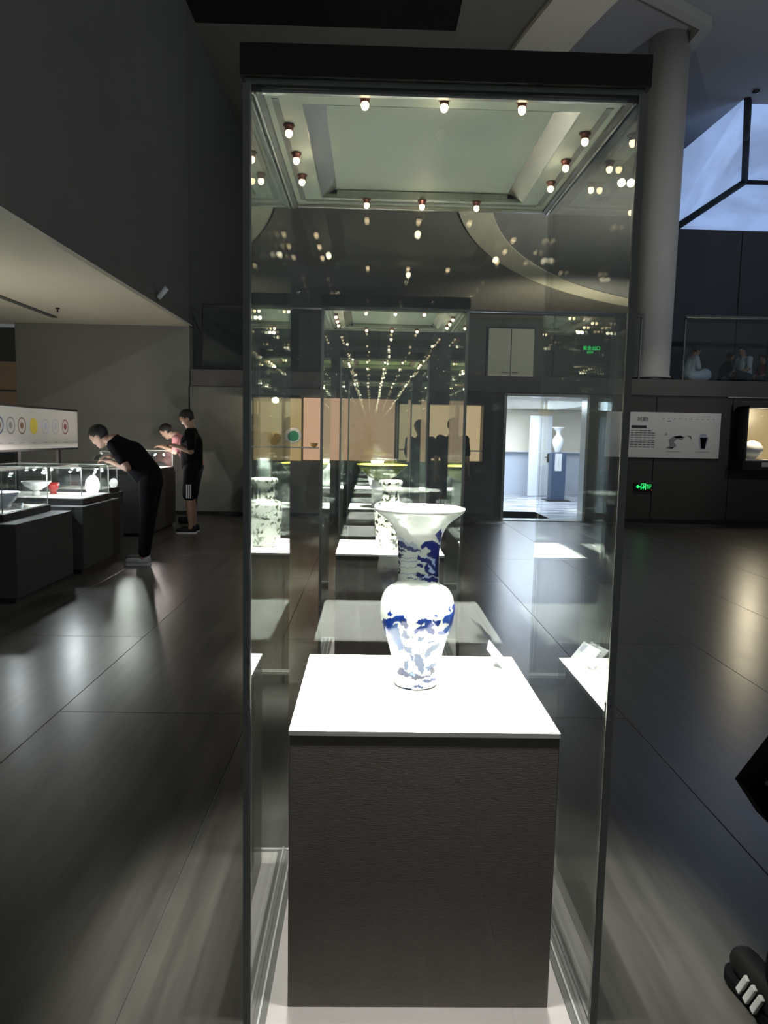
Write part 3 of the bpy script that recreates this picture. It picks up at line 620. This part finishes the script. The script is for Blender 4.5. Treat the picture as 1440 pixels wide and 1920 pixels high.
def blot(pts, m): MB().prism([(x, -.02, z) for x, z in pts], (0, -.0018, 0)).build('picture', m, tp)
blot([(1.03, -.01), (1.10, .01), (1.08, .06), (1.06, .01)], 'ink_grey'); blot([(1.12, -.08), (1.2, -.03), (1.3, .0), (1.42, -.02), (1.36, -.08), (1.27, -.06), (1.22, -.12), (1.27, -.18), (1.2, -.24), (1.08, -.23), (1.15, -.18)], 'ink_grey')
blot([(1.2, -.02), (1.34, .0), (1.40, -.04), (1.27, -.05)], 'ink'); blot([(1.45, .0), (1.52, -.01), (1.54, -.07), (1.5, -.03)], 'ink'); blot([(1.12, -.22), (1.24, -.20), (1.2, -.23)], 'ink')
blot([(1.68, .02), (1.74, .05), (1.80, .02), (1.84, -.06), (1.78, -.24), (1.70, -.24), (1.66, -.08)], 'ink_pale'); blot([(1.69, -.03), (1.82, -.03), (1.80, -.10), (1.78, -.23), (1.71, -.22), (1.70, -.12)], 'ink_blue')
for x in (1.1, 1.62): MB().box(x, x+.24, yy, -.02, -.29, -.28).build('text_line', 'ink_grey', tp)
# exit signs
t = thing('exit_sign', (4.72, YB-.015, .655), 'low green running-man exit sign with arrow on the back wall', 'sign')
MB().box(0, .34, -.03, 0, -.07, .07, bevel=.004).build('housing', 'sign_black', t)
s = MB(); yq = -.033
s.prism([(.03, yq, 0), (.07, yq, .035), (.07, yq, -.035)], (0, .002, 0)).box(.07, .11, yq, -.031, -.008, .008)
s.box(.115, .125, yq, -.031, -.055, .055).box(.195, .205, yq, -.031, -.055, .055).box(.115, .205, yq, -.031, .047, .055)
s.prism([(.15, yq, .03), (.165, yq, .03), (.185, yq, -.0), (.165, yq, -.045), (.155, yq, -.045), (.165, yq, -.005), (.14, yq, -.035), (.13, yq, -.03), (.15, yq, 0)], (0, .002, 0))
s.build('pictogram', 'sign_green', t)
text('lettering', '出口', .045, (.215, yq, .022), R90, 'sign_green', t); text('lettering', 'EXIT', .038, (.215, yq, -.022), R90, 'sign_green', t)
MB().box(.31, .32, yq, -.031, -.062, -.052).build('indicator', 'sign_orange', t)
P = atY(1092, 656, 27.9)
t = thing('exit_sign', (P.x, 27.95, P.z), 'upper green exit sign above the bright doorway', 'sign')
MB().box(-.02, .74, -.05, 0, -.18, .18).build('housing', 'sign_black', t)
text('lettering', '安全出口', .17, (.01, -.055, .06), R90, 'sign_green', t); text('lettering', 'EXIT', .12, (.18, -.055, -.09), R90, 'sign_green', t)

# ------------------------------------------------------------------ left wall board
bd = thing('picture_board', (-4.42, 0, 0), 'wide framed white board showing a row of round plates above the left cases', 'board')
MB().box(-.05, -.012, 6.6, 11.08, 1.17, 1.76, bevel=.004).build('frame', 'dark_metal', bd)
MB().box(-.012, .0, 6.66, 11.03, 1.20, 1.73).build('board', 'board_white', bd)
PL = [(139, 'ink_red'), (0, 0)]
for px, c1, c2 in ((-2, 'ink_blue', 'ink_brown'), (20, 'ink_grey', 'panel_white'), (41, 'ink_brown', 'panel_white'), (63, 'ink_yellow', 'ink_yellow'), (85, 'ink_pale', 'panel_white'), (104, 'ink_pale', 'panel_white'), (122, 'ink_red', 'ink_red')):
    dd = ray(px, 800); Y = (-4.42)/dd.x*dd.y; Y = Y if Y < 11 else 10.8
    r = .105
    MB().lathe([(r*.86, 0), (r*.88, .002), (r, .002), (r, 0)], (.001, Y, 1.50), 32, axis=(1, 0, 0)).build('plate_picture', c1, bd)
    MB().lathe([(0, .0025), (r*.38, .0025), (r*.42, .0)], (.001, Y, 1.50), 28, axis=(1, 0, 0)).build('plate_picture', c2 if c2 != 'panel_white' else c1, bd)
    if px == 63: MB().lathe([(0, .001), (r*.95, .001)], (.0012, Y, 1.50), 28, axis=(1, 0, 0)).build('plate_picture', c1, bd)
    MB().box(.0, .0015, Y-.06, Y+.06, 1.275, 1.283).build('caption_line', 'ink_grey', bd)
for Y in (9.3, 10.5):
    MB().box(-.09, -.05, Y-.04, Y+.04, 0, 1.5).build('post', 'dark_metal', bd)

# ------------------------------------------------------------------ left row of plinth cases
def plinth(y0, y1, xr, xl, zt, label):
    t = thing('plinth', ((xr+xl)/2, (y0+y1)/2, 0), label, 'plinth', 'grey plinths of the left row'); a, b = (xr-xl)/2, (y1-y0)/2
    MB().box(-a, a, -b, b, .05, zt, bevel=.006).build('body', 'plinth_grey', t)
    MB().box(-a+.04, a-.04, -b+.04, b-.04, 0, .05).build('toe_kick', 'tray', t)
    return t
plinth(5.93, 7.06, -2.90, -4.3, .672, 'nearest grey plinth of the left row with the corner glass box')
plinth(7.24, 8.31, -2.87, -4.3, .690, 'second grey plinth of the left row, in front of the bending man')
plinth(9.95, 11.30, -3.03, -4.3, .862, 'tall grey plinth behind the bending man, under the far glass box')
MB().box(-4.25, -2.99, 7.065, 7.235, 0, .64).build('plinth_gap_block', 'tray')  # added dark block imitates the shade in the gap
tag(bpy.data.objects['plinth_gap_block'], 'dark block standing for the shaded gap between the two near grey plinths', 'plinth')
def gbox(x0, x1, y0, y1, zb, zh, label):
    t = thing('tabletop_case', ((x0+x1)/2, (y0+y1)/2, zb), label, 'display case', 'low glass boxes of the left row'); a, b = (x1-x0)/2, (y1-y0)/2
    MB().box(-a-.02, a+.02, -b-.02, b+.02, 0, .06, bevel=.003).build('tray', 'tray', t)
    MB().box(-a+.01, a-.01, -b+.01, b-.01, .06, .064).build('liner', 'panel_white', t)
    for (p, q, r, s) in ((-a, -a+.006, -b, b), (a-.006, a, -b, b), (-a+.006, a-.006, -b, -b+.006), (-a+.006, a-.006, b-.006, b)):
        MB().box(p, q, r, s, .064, zh).build('glass_pane', 'clear_glass', t)
    MB().box(-a, a, -b, b, zh, zh+.006).build('glass_lid', 'clear_glass', t)
    e = MB()
    for sx in (-1, 1):
        for sy in (-1, 1): e.box(sx*a-.003, sx*a+.003, sy*b-.003, sy*b+.003, .064, zh+.006)
    for sx in (-1, 1): e.box(sx*a-.003, sx*a+.003, -b, b, zh+.003, zh+.009)
    for sy in (-1, 1): e.box(-a, a, sy*b-.003, sy*b+.003, zh+.003, zh+.009)
    e.build('edge_beads', 'edge_light', t)
    return t
def led(t, x, y, z, en, col=(.9, .96, 1)):
    o = MB().cyl((0, 0, 0), (0, 0, -.02), .012, .018, seg=12).build('case_spot', 'dark_metal', t); o.location = (x, y, z)
    MB().ell((0, 0, -.024), (.013, .013, .009), u=10, v=6).build('bulb', 'cool_bulb', o)
    l = lamp('case_led', 'POINT', (x, y, z-.05), None, en, col, .015); l.parent = t
g1 = gbox(-3.95, -3.10, 6.12, 6.98, .674, .415, 'low glass box with blue and white bowl on the nearest left plinth')
g2 = gbox(-4.0, -2.96, 7.45, 8.22, .692, .375, 'long low glass box with the glowing white oval dish and red dishes')
g3 = gbox(-3.75, -3.17, 8.55, 9.1, .70, .30, 'small glass box with patterned ball-shaped dish behind the long box')
plinth(8.45, 9.2, -3.13, -4.0, .698, 'low grey plinth between the bending man and the tall plinth')
g4 = gbox(-3.75, -3.06, 10.1, 11.25, .864, .30, 'far glass box glowing pink beside the man in the pink shirt')
led(g1, .25, .10, .40, 9.0); led(g1, -.25, .1, .40, 3.0)
led(g2, .42, .30, .36, 4.0); led(g2, .38, -.32, .36, 14.0); led(g2, .15, .30, .36, 1.5); led(g2, -.15, .3, .36, 1.2); led(g2, -.35, .3, .36, 1.2); led(g3, .2, -.22, .28, 5); led(g4, .2, -.2, .28, 16, (1, .88, .84)); led(g4, .15, .35, .28, 14, (1, .9, .85))
def bowlprof(r, h): return [(0, 0), (r*.4, 0), (r*.42, h*.12), (r*.75, h*.45), (r, h), (r*.97, h*1.01), (r*.7, h*.5), (r*.35, h*.2), (0, h*.16)]
tag(MB().lathe(bowlprof(.17, .14), seg=36).build('deep_bowl', 'blue_white'), 'blue and white bowl in the nearest low glass box', 'bowl').location = (-3.37, 6.62, .739)
c = card('object_label', (-3.17, 6.52, .74), .35, 'pale label card leaning in the nearest low glass box'); 
def oval(px, py, Y, a, b, label, m='porcelain', zb=None):
    P = atY(px, py, Y); z = zb if zb is not None else P.z
    t = thing('oval_dish', (P.x, Y, z), label, 'dish')
    o = MB().lathe([(0, 0), (.7, .0), (1, .12), (.98, .14), (.68, .03), (0, .02)], seg=36, axis=(.25, -.93, .26)).build('dish_body', m, t); o.scale = (a, a, b); o.location = (0, 0, b)
    MB().box(-.03, .03, 0, .05, 0, .05).build('stand', 'clear_glass', t)
    return t
oval(174, 908, 7.75, .075, .112, 'bright white oval dish standing in the long low glass box', zb=.757)
oval(213, 903, 8.8, .05, .06, 'patterned round dish in the small glass box', 'floral_porcelain', zb=.765)
P = atY(68, 915, 7.7)
t = thing('footed_dish', (P.x, 7.7, .757), 'shallow white dish with red centre in the long low glass box', 'dish')
MB().lathe(bowlprof(.15, .09), (0, 0, .06), seg=32).build('dish_body', 'porcelain', t); MB().lathe([(0, 0), (.04, 0), (.03, .06), (0, .06)], seg=20).build('foot', 'porcelain', t); MB().lathe([(0, .085), (.05, .10), (.085, .125)], seg=24).build('centre', 'red_glaze', t)
P = atY(100, 915, 7.95)
tag(MB().lathe([(0, 0), (.04, 0), (.03, .03), (.05, .05), (.065, .12), (.06, .12), (0, .06)], seg=28).build('stem_cup', 'red_glaze'), 'small red cup right of the red-centred dish', 'cup').location = (P.x, 7.95, .757)
tag(MB().lathe(bowlprof(.07, .07), seg=28).build('tea_bowl', 'porcelain'), 'small white bowl in the far pink-glowing glass box', 'bowl').location = (-3.3, 10.6, .93)
# soffit details
o = MB().lathe([(0, 0), (.035, 0), (.03, -.015), (.01, -.02), (.01, -.05), (.03, -.055), (0, -.058)], seg=16).build('sprinkler', 'dark_metal'); o.location = (-4.743, 11.2, 3.279); tag(o, 'small ceiling sprinkler in the pale soffit', 'sprinkler')
t = thing('security_camera', (-3.17, 10.9, 3.44), 'small white tube camera on the dark fascia above the soffit edge', 'camera')
MB().cyl((.0, 0, .04), (.07, 0, .02), .012).build('bracket', 'dark_metal', t); MB().cyl((.03, -.02, -.03), (.16, -.05, .10), .04, seg=18).build('housing', 'cloth_white', t)
P = atZ(1330, 158, 8.5); o = MB().lathe([(0, 0), (.14, 0), (.13, -.03), (0, -.035)], seg=24).build('ceiling_fitting', 'ceiling_main'); o.location = (P.x, P.y, 8.499); tag(o, 'flat round fitting on the ceiling left of the skylight', 'fitting')
P = atZ(1418, 166, 8.5); o = MB().lathe([(0, 0), (.06, 0), (.07, -.08), (0, -.1)], seg=20).build('ceiling_fitting', 'dark_metal'); o.location = (P.x, P.y, 8.499); tag(o, 'small dark dome fitting at the skylight edge', 'fitting')

# ------------------------------------------------------------------ people
def remesh(bm, vox, name, smooth_it=4):
    me = bpy.data.meshes.new(name); bm.to_mesh(me); bm.free()
    o = bpy.data.objects.new('tmp', me); S.collection.objects.link(o)
    md = o.modifiers.new('r', 'REMESH'); md.mode = 'VOXEL'; md.voxel_size = vox
    sm_ = o.modifiers.new('s', 'SMOOTH'); sm_.factor = .5; sm_.iterations = smooth_it
    dg = bpy.context.evaluated_depsgraph_get(); ev = o.evaluated_get(dg); out = bpy.data.meshes.new_from_object(ev)
    bpy.data.objects.remove(o)
    for p in out.polygons: p.use_smooth = True
    return out
def capsule(m, p0, p1, r0, r1, flat=1.0):
    p0, p1 = Vector(p0), Vector(p1); d = p1-p0; L = max(d.length, 1e-5)
    prof = [(0, -r0)] + [(r0*math.cos(a), -r0*math.sin(a)) for a in (1.2, .8, .4)] + [(r0, 0), ((r0+r1)/2, L/2), (r1, L)] + [(r1*math.cos(a), L+r1*math.sin(a)) for a in (.4, .8, 1.2)] + [(0, L+r1)]
    m.lathe(prof, p0, 14, axis=d)
def foot(m, a, toe, r=.045):
    capsule(m, a + Vector((0, 0, -.0)), a+Vector((0, 0, -.03)), r*.9, r*.9)
def hand(m, w, dirv, palmn, grip=.6, sc=1.0):
    """palm plus five separate bent fingers"""
    dirv = dirv.normalized(); n = palmn - dirv*palmn.dot(dirv); n = n.normalized() if n.length > 1e-4 else Vector((0, 0, -1)); s = dirv.cross(n).normalized()
    capsule(m, w, w+dirv*.03*sc, .024*sc, .028*sc)
    for k in (-1.2, -.4, .4, 1.2): capsule(m, w+dirv*.03*sc+s*.014*k*sc, w+dirv*.085*sc+s*.019*k*sc, .015*sc, .011*sc)
    for k, L in ((-1.5, .032), (-.5, .040), (.5, .044), (1.5, .038)):
        b = w+dirv*.085*sc+s*.0165*k*sc; d1 = (dirv+n*grip*.6).normalized(); p1 = b+d1*L*sc; d2 = (dirv*(1-grip)+n*grip*1.3).normalized(); p2 = p1+d2*L*.8*sc
        capsule(m, b, p1, .0095*sc, .0088*sc); capsule(m, p1, p2, .0088*sc, .0075*sc)
    b = w+dirv*.03*sc-s*.026*sc; p1 = b-s*.022*sc+dirv*.03*sc+n*.012*sc; p2 = p1+dirv*.028*sc+n*.02*sc
    capsule(m, b, p1, .0125*sc, .011*sc); capsule(m, p1, p2, .011*sc, .0085*sc)
BASE = dict(pel=(0, 0, .93), chest=(0, 0, 1.27), neck=(0, 0, 1.45), head=(.03, 0, 1.61), look=(1, 0, -.1),
            shL=(0, .185, 1.40), elL=(-.03, .235, 1.12), wrL=(.04, .25, .88), shR=(0, -.185, 1.40), elR=(-.03, -.235, 1.12), wrR=(.04, -.25, .88),
            hipL=(0, .09, .90), knL=(.02, .10, .49), anL=(-.02, .10, .09), hipR=(0, -.09, .90), knR=(.02, -.10, .49), anR=(-.02, -.10, .09), toeL=(.15, .12, .03), toeR=(.15, -.12, .03),
            hand_n=(0, 0, -1), hdL=None, hdR=None)
def person(loc, rz, label, pose=None, shirt='cloth_black', sleeve=.75, legs='trousers', leg_m='cloth_black', leg_end=.95, shoe='shoe_black', skin='skin', vox=.011, scale=1.0, hair='short', group=None, stripes=False, sole=None):
    J = dict(BASE); J.update(pose or {})
    J = {k: (Vector(v) if v is not None else None) for k, v in J.items()}
    t = thing('person', loc, label, 'person', group, rz); t.scale = (scale,)*3
    F = J['look'].normalized(); Uu = (J['head']-J['neck']).normalized(); Uu = (Uu - F*Uu.dot(F)).normalized(); Sd = Uu.cross(F)
    M = Matrix((F, Sd, Uu)).transposed()
    H = J['head']
    m = MB()
    m.ell(H+Uu*.02, (.096, .076, .105), M, u=24, v=16); m.ell(H+F*.025-Uu*.055, (.062, .058, .062), M); m.ell(H+F*.055-Uu*.085, (.03, .032, .026), M)
    m.prism([H+F*.088+Uu*.02-Sd*.008, H+F*.088+Uu*.02+Sd*.008, H+F*.108-Uu*.026+Sd*.014, H+F*.108-Uu*.026-Sd*.014], -F*.03)
    for s in (-1, 1): m.ell(H+Sd*s*.078-F*.008-Uu*.005, (.020, .010, .031), M, u=10, v=8)
    capsule(m, J['neck']-Vector((0, 0, .03)), H-Uu*.04-F*.015, .056, .052)
    capsule(m, J['chest'], J['neck'], .12, .07); capsule(m, J['pel'], J['chest'], .125, .13)
    for s in 'LR':
        sh, el, wr = J['sh'+s], J['el'+s], J['wr'+s]
        capsule(m, J['chest']*.35+sh*.65, sh, .075, .06); capsule(m, sh, el, .052, .040); capsule(m, el, wr, .039, .026)
        dv = J['hd'+s] if J['hd'+s] is not None else (wr-el); hand(m, wr, dv, J['hand_n'])
        hp, kn, an, toe = J['hip'+s], J['kn'+s], J['an'+s], J['toe'+s]
        capsule(m, hp, kn, .082, .055); capsule(m, kn, kn*.6+an*.4, .054, .056); capsule(m, kn*.6+an*.4, an, .056, .036)
        capsule(m, an, an+Vector((0, 0, -.03)), .036, .04); capsule(m, an-Vector((0, 0, .035)), toe+Vector((0, 0, .01)), .035, .026)
    body = link('body', remesh(m.bm, vox, 'body'), skin, t)
    # shirt
    m = MB(); off = .018
    capsule(m, J['neck']-(J['neck']-J['chest'])*.10, J['chest'], .078, .135+off)
    capsule(m, J['chest'], J['pel']*.85+J['chest']*.15, .145+off*.6, .145+off*.6)
    for s in 'LR':
        sh, el, wr = J['sh'+s], J['el'+s], J['wr'+s]
        capsule(m, J['chest']*.35+sh*.65, sh, .09, .076); capsule(m, sh, sh+(el-sh)*sleeve, .072, .064)
        capsule(m, sh, J['chest'], .075, .12); capsule(m, sh+Vector((0, 0, -.02)), J['pel']*.6+J['chest']*.4+(sh-J['neck'])*.35, .07, .10)
    link('shirt', remesh(m.bm, vox*1.15, 'shirt', 3), shirt, t)
    m = MB()
    capsule(m, J['pel'], J['hipL'], .128, .11); capsule(m, J['pel'], J['hipR'], .128, .11)
    for s in 'LR':
        hp, kn, an = J['hip'+s], J['kn'+s], J['an'+s]
        if legs == 'shorts': capsule(m, hp, hp+(kn-hp)*leg_end, .108, .098)
        elif legs == 'skirt': capsule(m, hp, hp+(kn-hp)*.95, .12, .15)
        else: capsule(m, hp, kn, .102, .078); capsule(m, kn, kn+(an-kn)*leg_end, .078, .066)
    tr = link('shorts' if legs == 'shorts' else ('skirt' if legs == 'skirt' else 'trousers'), remesh(m.bm, vox*1.15, 'trousers', 3), leg_m, t)
    if stripes:
        hp, kn = J['hipL'], J['knL']; q = hp+(kn-hp)*.72
        for k_ in (-1, 0, 1): MB().box(q.x-.008+k_*.026, q.x+.008+k_*.026, q.y+.096, q.y+.112, q.z-.10, q.z+.09, bevel=.002).build('stripe', 'stripe_white', tr)
    for s in 'LR':
        an, toe = J['an'+s], J['toe'+s]; dv = (toe-an); dv.z = 0; dv.normalize(); sd = Vector((-dv.y, dv.x, 0))
        tilt = toe.z-.03
        m = MB(); b0 = an-Vector((0, 0, .045))
        capsule(m, b0-dv*.03, b0-dv*.03+Vector((0, 0, .03)), .042, .042); capsule(m, b0-dv*.02-Vector((0, 0, .003)), toe+Vector((0, 0, .012)), .044, .036)
        for vv in m.bm.verts:
            zmin = .004 + max(0, (an.z-.09))*0
            if vv.co.z < b0.z-.04+0: vv.co.z = b0.z-.04
        so = link('shoe', remesh(m.bm, .009, 'shoe', 2), shoe, t)
        if sole:
            m = MB(); p0 = b0-dv*.035; p1 = toe
            n_ = 12; out = []
            for k_ in range(n_): a = PI/2+PI*k_/(n_-1); out.append(p0+dv*math.cos(a)*.042+sd*math.sin(a)*.042)
            for k_ in range(n_): a = -PI/2+PI*k_/(n_-1); out.append(p1+dv*math.cos(a)*.04+sd*math.sin(a)*.046)
            m.prism([(q.x, q.y, b0.z-.044) for q in out], (0, 0, .022)); m.build('sole', sole, so)
    # hair, eyes, mouth
    m = MB(); m.ell(H+Uu*.030-F*.010, (.108, .087, .106), M, u=32, v=24)
    for v_ in list(m.bm.verts):
        l = M.transposed() @ (v_.co-H)
        if (l.z < .058 and l.x > .050) or (l.z < -.045) or (l.z < .012 and l.x > .0): m.bm.verts.remove(v_)
    if hair == 'bun': m.ell(H+Uu*.02-F*.12, (.045, .04, .045), M); capsule(m, H-F*.11, H-F*.13-Uu*.13, .03, .012)
    if hair == 'long': m.ell(H-F*.05-Uu*.07, (.05, .085, .13), M)
    hm = m.build('hair', 'hair', t)
    for s in (-1, 1): MB().ell(H+F*.086+Sd*s*.030+Uu*.012, (.010, .014, .007), M, u=10, v=8).build('eye', 'eye', t)
    MB().ell(H+F*.084-Uu*.062, (.010, .024, .006), M, u=10, v=8).build('mouth', 'lip', t)
    return t
PI_ = PI
# bending man (faces -X)
bend = dict(pel=(-.06, 0, .94), chest=(.15, 0, 1.20), neck=(.33, 0, 1.36), head=(.49, 0, 1.39), look=(.75, 0, -.65),
            shL=(.27, .18, 1.30), elL=(.12, .22, 1.06), wrL=(.34, .12, 1.13), shR=(.27, -.18, 1.30), elR=(.16, -.22, 1.08), wrR=(.36, -.10, 1.17),
            hipL=(-.06, .09, .90), knL=(-.04, .09, .49), anL=(0, .09, .09), hipR=(-.06, -.09, .90), knR=(.0, -.10, .49), anR=(.06, -.10, .09), toeL=(.17, .10, .03), toeR=(.23, -.12, .03),
            hdL=(1, -.35, .12), hdR=(1, .3, .1))
person((-2.45, 7.92, 0), PI, 'man in black T-shirt and trousers bending over the low glass box, photographing', bend, vox=.010, shoe='shoe_grey', sole='shoe_white', leg_end=.86, sleeve=.62)
o = thing('phone', (-2.97, 7.92, 1.165), 'dark phone held by the bending man in black', 'phone', rz=0)
MB().box(-.006, .006, -.075, .075, -.036, .036, bevel=.003, rot=(0, .6, 0)).build('phone_body', 'phone_black', o); MB().box(-.0075, -.006, .045, .065, .01, .03, rot=(0, .6, 0), piv=(0, 0, 0)).build('lens', 'channel_light', o)
stand = dict(head=(.055, 0, 1.60), look=(.85, .1, -.55), elL=(-.02, .23, 1.15), wrL=(.20, .13, 1.22), elR=(-.0, -.23, 1.15), wrR=(.22, -.10, 1.22), hdL=(1, -.4, .3), hdR=(1, .4, .3), knL=(.03, .08, .49), anL=(.0, .08, .09), toeL=(.18, .08, .03))
person((-2.58, 10.50, 0), PI+.12, 'man in black T-shirt and striped black shorts standing by the far plinth', stand, legs='shorts', leg_end=.85, shoe='shoe_black', sole='stripe_white', stripes=True, vox=.011, scale=1.03)
pink = dict(bend); pink.update(neck=(.26, 0, 1.40), head=(.40, 0, 1.46), chest=(.10, 0, 1.22), shL=(.2, .18, 1.34), shR=(.2, -.18, 1.34), wrL=(.44, .10, 1.22), wrR=(.45, -.08, 1.24), elL=(.2, .22, 1.14), elR=(.2, -.22, 1.14))
person((-2.86, 11.66, 0), PI, 'man in patterned pink shirt leaning over the far glass box', pink, shirt='cloth_pink', leg_m='cloth_navy', vox=.012, skin='skin_pale')
person((.80, 11.55, 0), PI/2+.3, 'dark-clad visitor with long hair silhouetted before the cream showcase', stand, vox=.014, scale=1.0, shirt='cloth_dark', hair='long')
person((1.28, 11.3, 0), PI/2-.2, 'dark-clad short-haired visitor silhouetted at the cream showcase end', dict(head=(.03, 0, 1.60)), vox=.014, scale=1.02, shirt='cloth_black')
# sitters on the balcony
sit = dict(pel=(0, 0, .13), chest=(.05, 0, .40), neck=(.08, 0, .57), head=(.14, 0, .72), look=(.9, 0, -.4), shL=(.07, .16, .53), elL=(.12, .21, .30), wrL=(.30, .10, .22), shR=(.07, -.16, .53), elR=(.12, -.21, .30), wrR=(.30, -.10, .22),
           hipL=(.02, .1, .12), knL=(.32, .13, .16), anL=(.16, .02, .07), hipR=(.02, -.1, .12), knR=(.32, -.13, .16), anR=(.16, -.05, .07), toeL=(.20, -.12, .05), toeR=(.20, .08, .05))
def sitter(px, rz, label, yy=13.15, **k):
    P = atY(px, 700, yy); k.setdefault('vox', .014); person((P.x, yy, 2.552), rz, label, sit, group='people sitting on the balcony floor', **k)
sitter(1293, 0, 'girl with ponytail in white dress sitting on the balcony beside the column', shirt='cloth_white', legs='skirt', leg_m='cloth_skirt', hair='bun', scale=.76, sleeve=.9)
sitter(1357, -.2, yy=13.6, label= 'child in dark green top sitting on the balcony, second from the column', shirt='cloth_dark', leg_m='cloth_white', scale=.70)
sitter(1398, PI+.3, 'person in white T-shirt and dark shorts sitting on the balcony', shirt='cloth_white', legs='shorts', leg_m='cloth_navy', scale=.78)
sitter(1436, PI+.2, yy=13.6, label= 'child in red top sitting on the balcony behind the person in white', shirt='cloth_red', leg_m='cloth_navy', scale=.68)
# passer-by, mostly outside the frame on the right
walk = dict(anL=(.14, .235, .10), toeL=(.30, .25, .05), knL=(.14, .16, .52), anR=(-.30, -.09, .16), knR=(-.02, -.10, .50), toeR=(-.17, -.10, .04), wrL=(.20, .06, 1.14), elL=(.02, .20, 1.10), wrR=(.2, -.06, 1.12), elR=(.02, -.22, 1.10))
wk = person((1.315, 1.46, 0), PI/2+.03, 'passer-by in black clothes and striped black trainers at the right edge', walk, vox=.012, leg_end=.9, shoe='shoe_black', sole='cloth_black', scale=1.1)
sh = [c for c in wk.children if c.name.startswith('shoe')][0]
for k_ in range(3):
    MB().box(.235-k_*.030, .251-k_*.030, .281, .291, .022, .074, bevel=.003, rot=(.18, -.35, 0)).build('stripe', 'stripe_white', sh)
BP = atY(1440, 1490, 1.62)
bg = thing('shoulder_bag', tuple(BP), 'black bag with pointed corner carried at the right edge', 'bag')
MB().prism([(-.05, 0, .01), (.01, 0, -.075), (.12, 0, -.10), (.14, 0, .16), (.05, 0, .16)], (0, .06, 0)).build('bag_body', 'cloth_black', bg)
MB().cyl((.10, .03, .15), (.10, .05, .75), .012, seg=8).build('strap', 'cloth_black', bg); MB().cyl((-.005, -.004, .03), (-.005, .0, .03), .006, seg=12).build('stud', 'metal_rail', bg)

# the photographer behind the camera, mirrored in the case glass
shoot = dict(wrL=(.13, .11, 1.47), elL=(.10, .23, 1.22), wrR=(.13, -.11, 1.47), elR=(.10, -.23, 1.22), hdL=(.35, -.8, .45), hdR=(.35, .8, .45), hand_n=(1, 0, 0), look=(1, 0, -.03))
person((-.05, -.40, 0), PI/2, 'photographer in dark top holding up a phone, mirrored in the nearest case glass', shoot, scale=.925, shirt='cloth_dark')
o = thing('phone', (-.004, -.035, 1.40), 'dark phone held up by the photographer, mirrored in the case glass', 'phone')
MB().box(-.037, .037, -.004, .004, -.085, .07, bevel=.003).build('phone_body', 'phone_black', o); MB().cyl((.004, .004, .05), (.004, .006, .05), .006, seg=14).build('lens', 'eye', o)
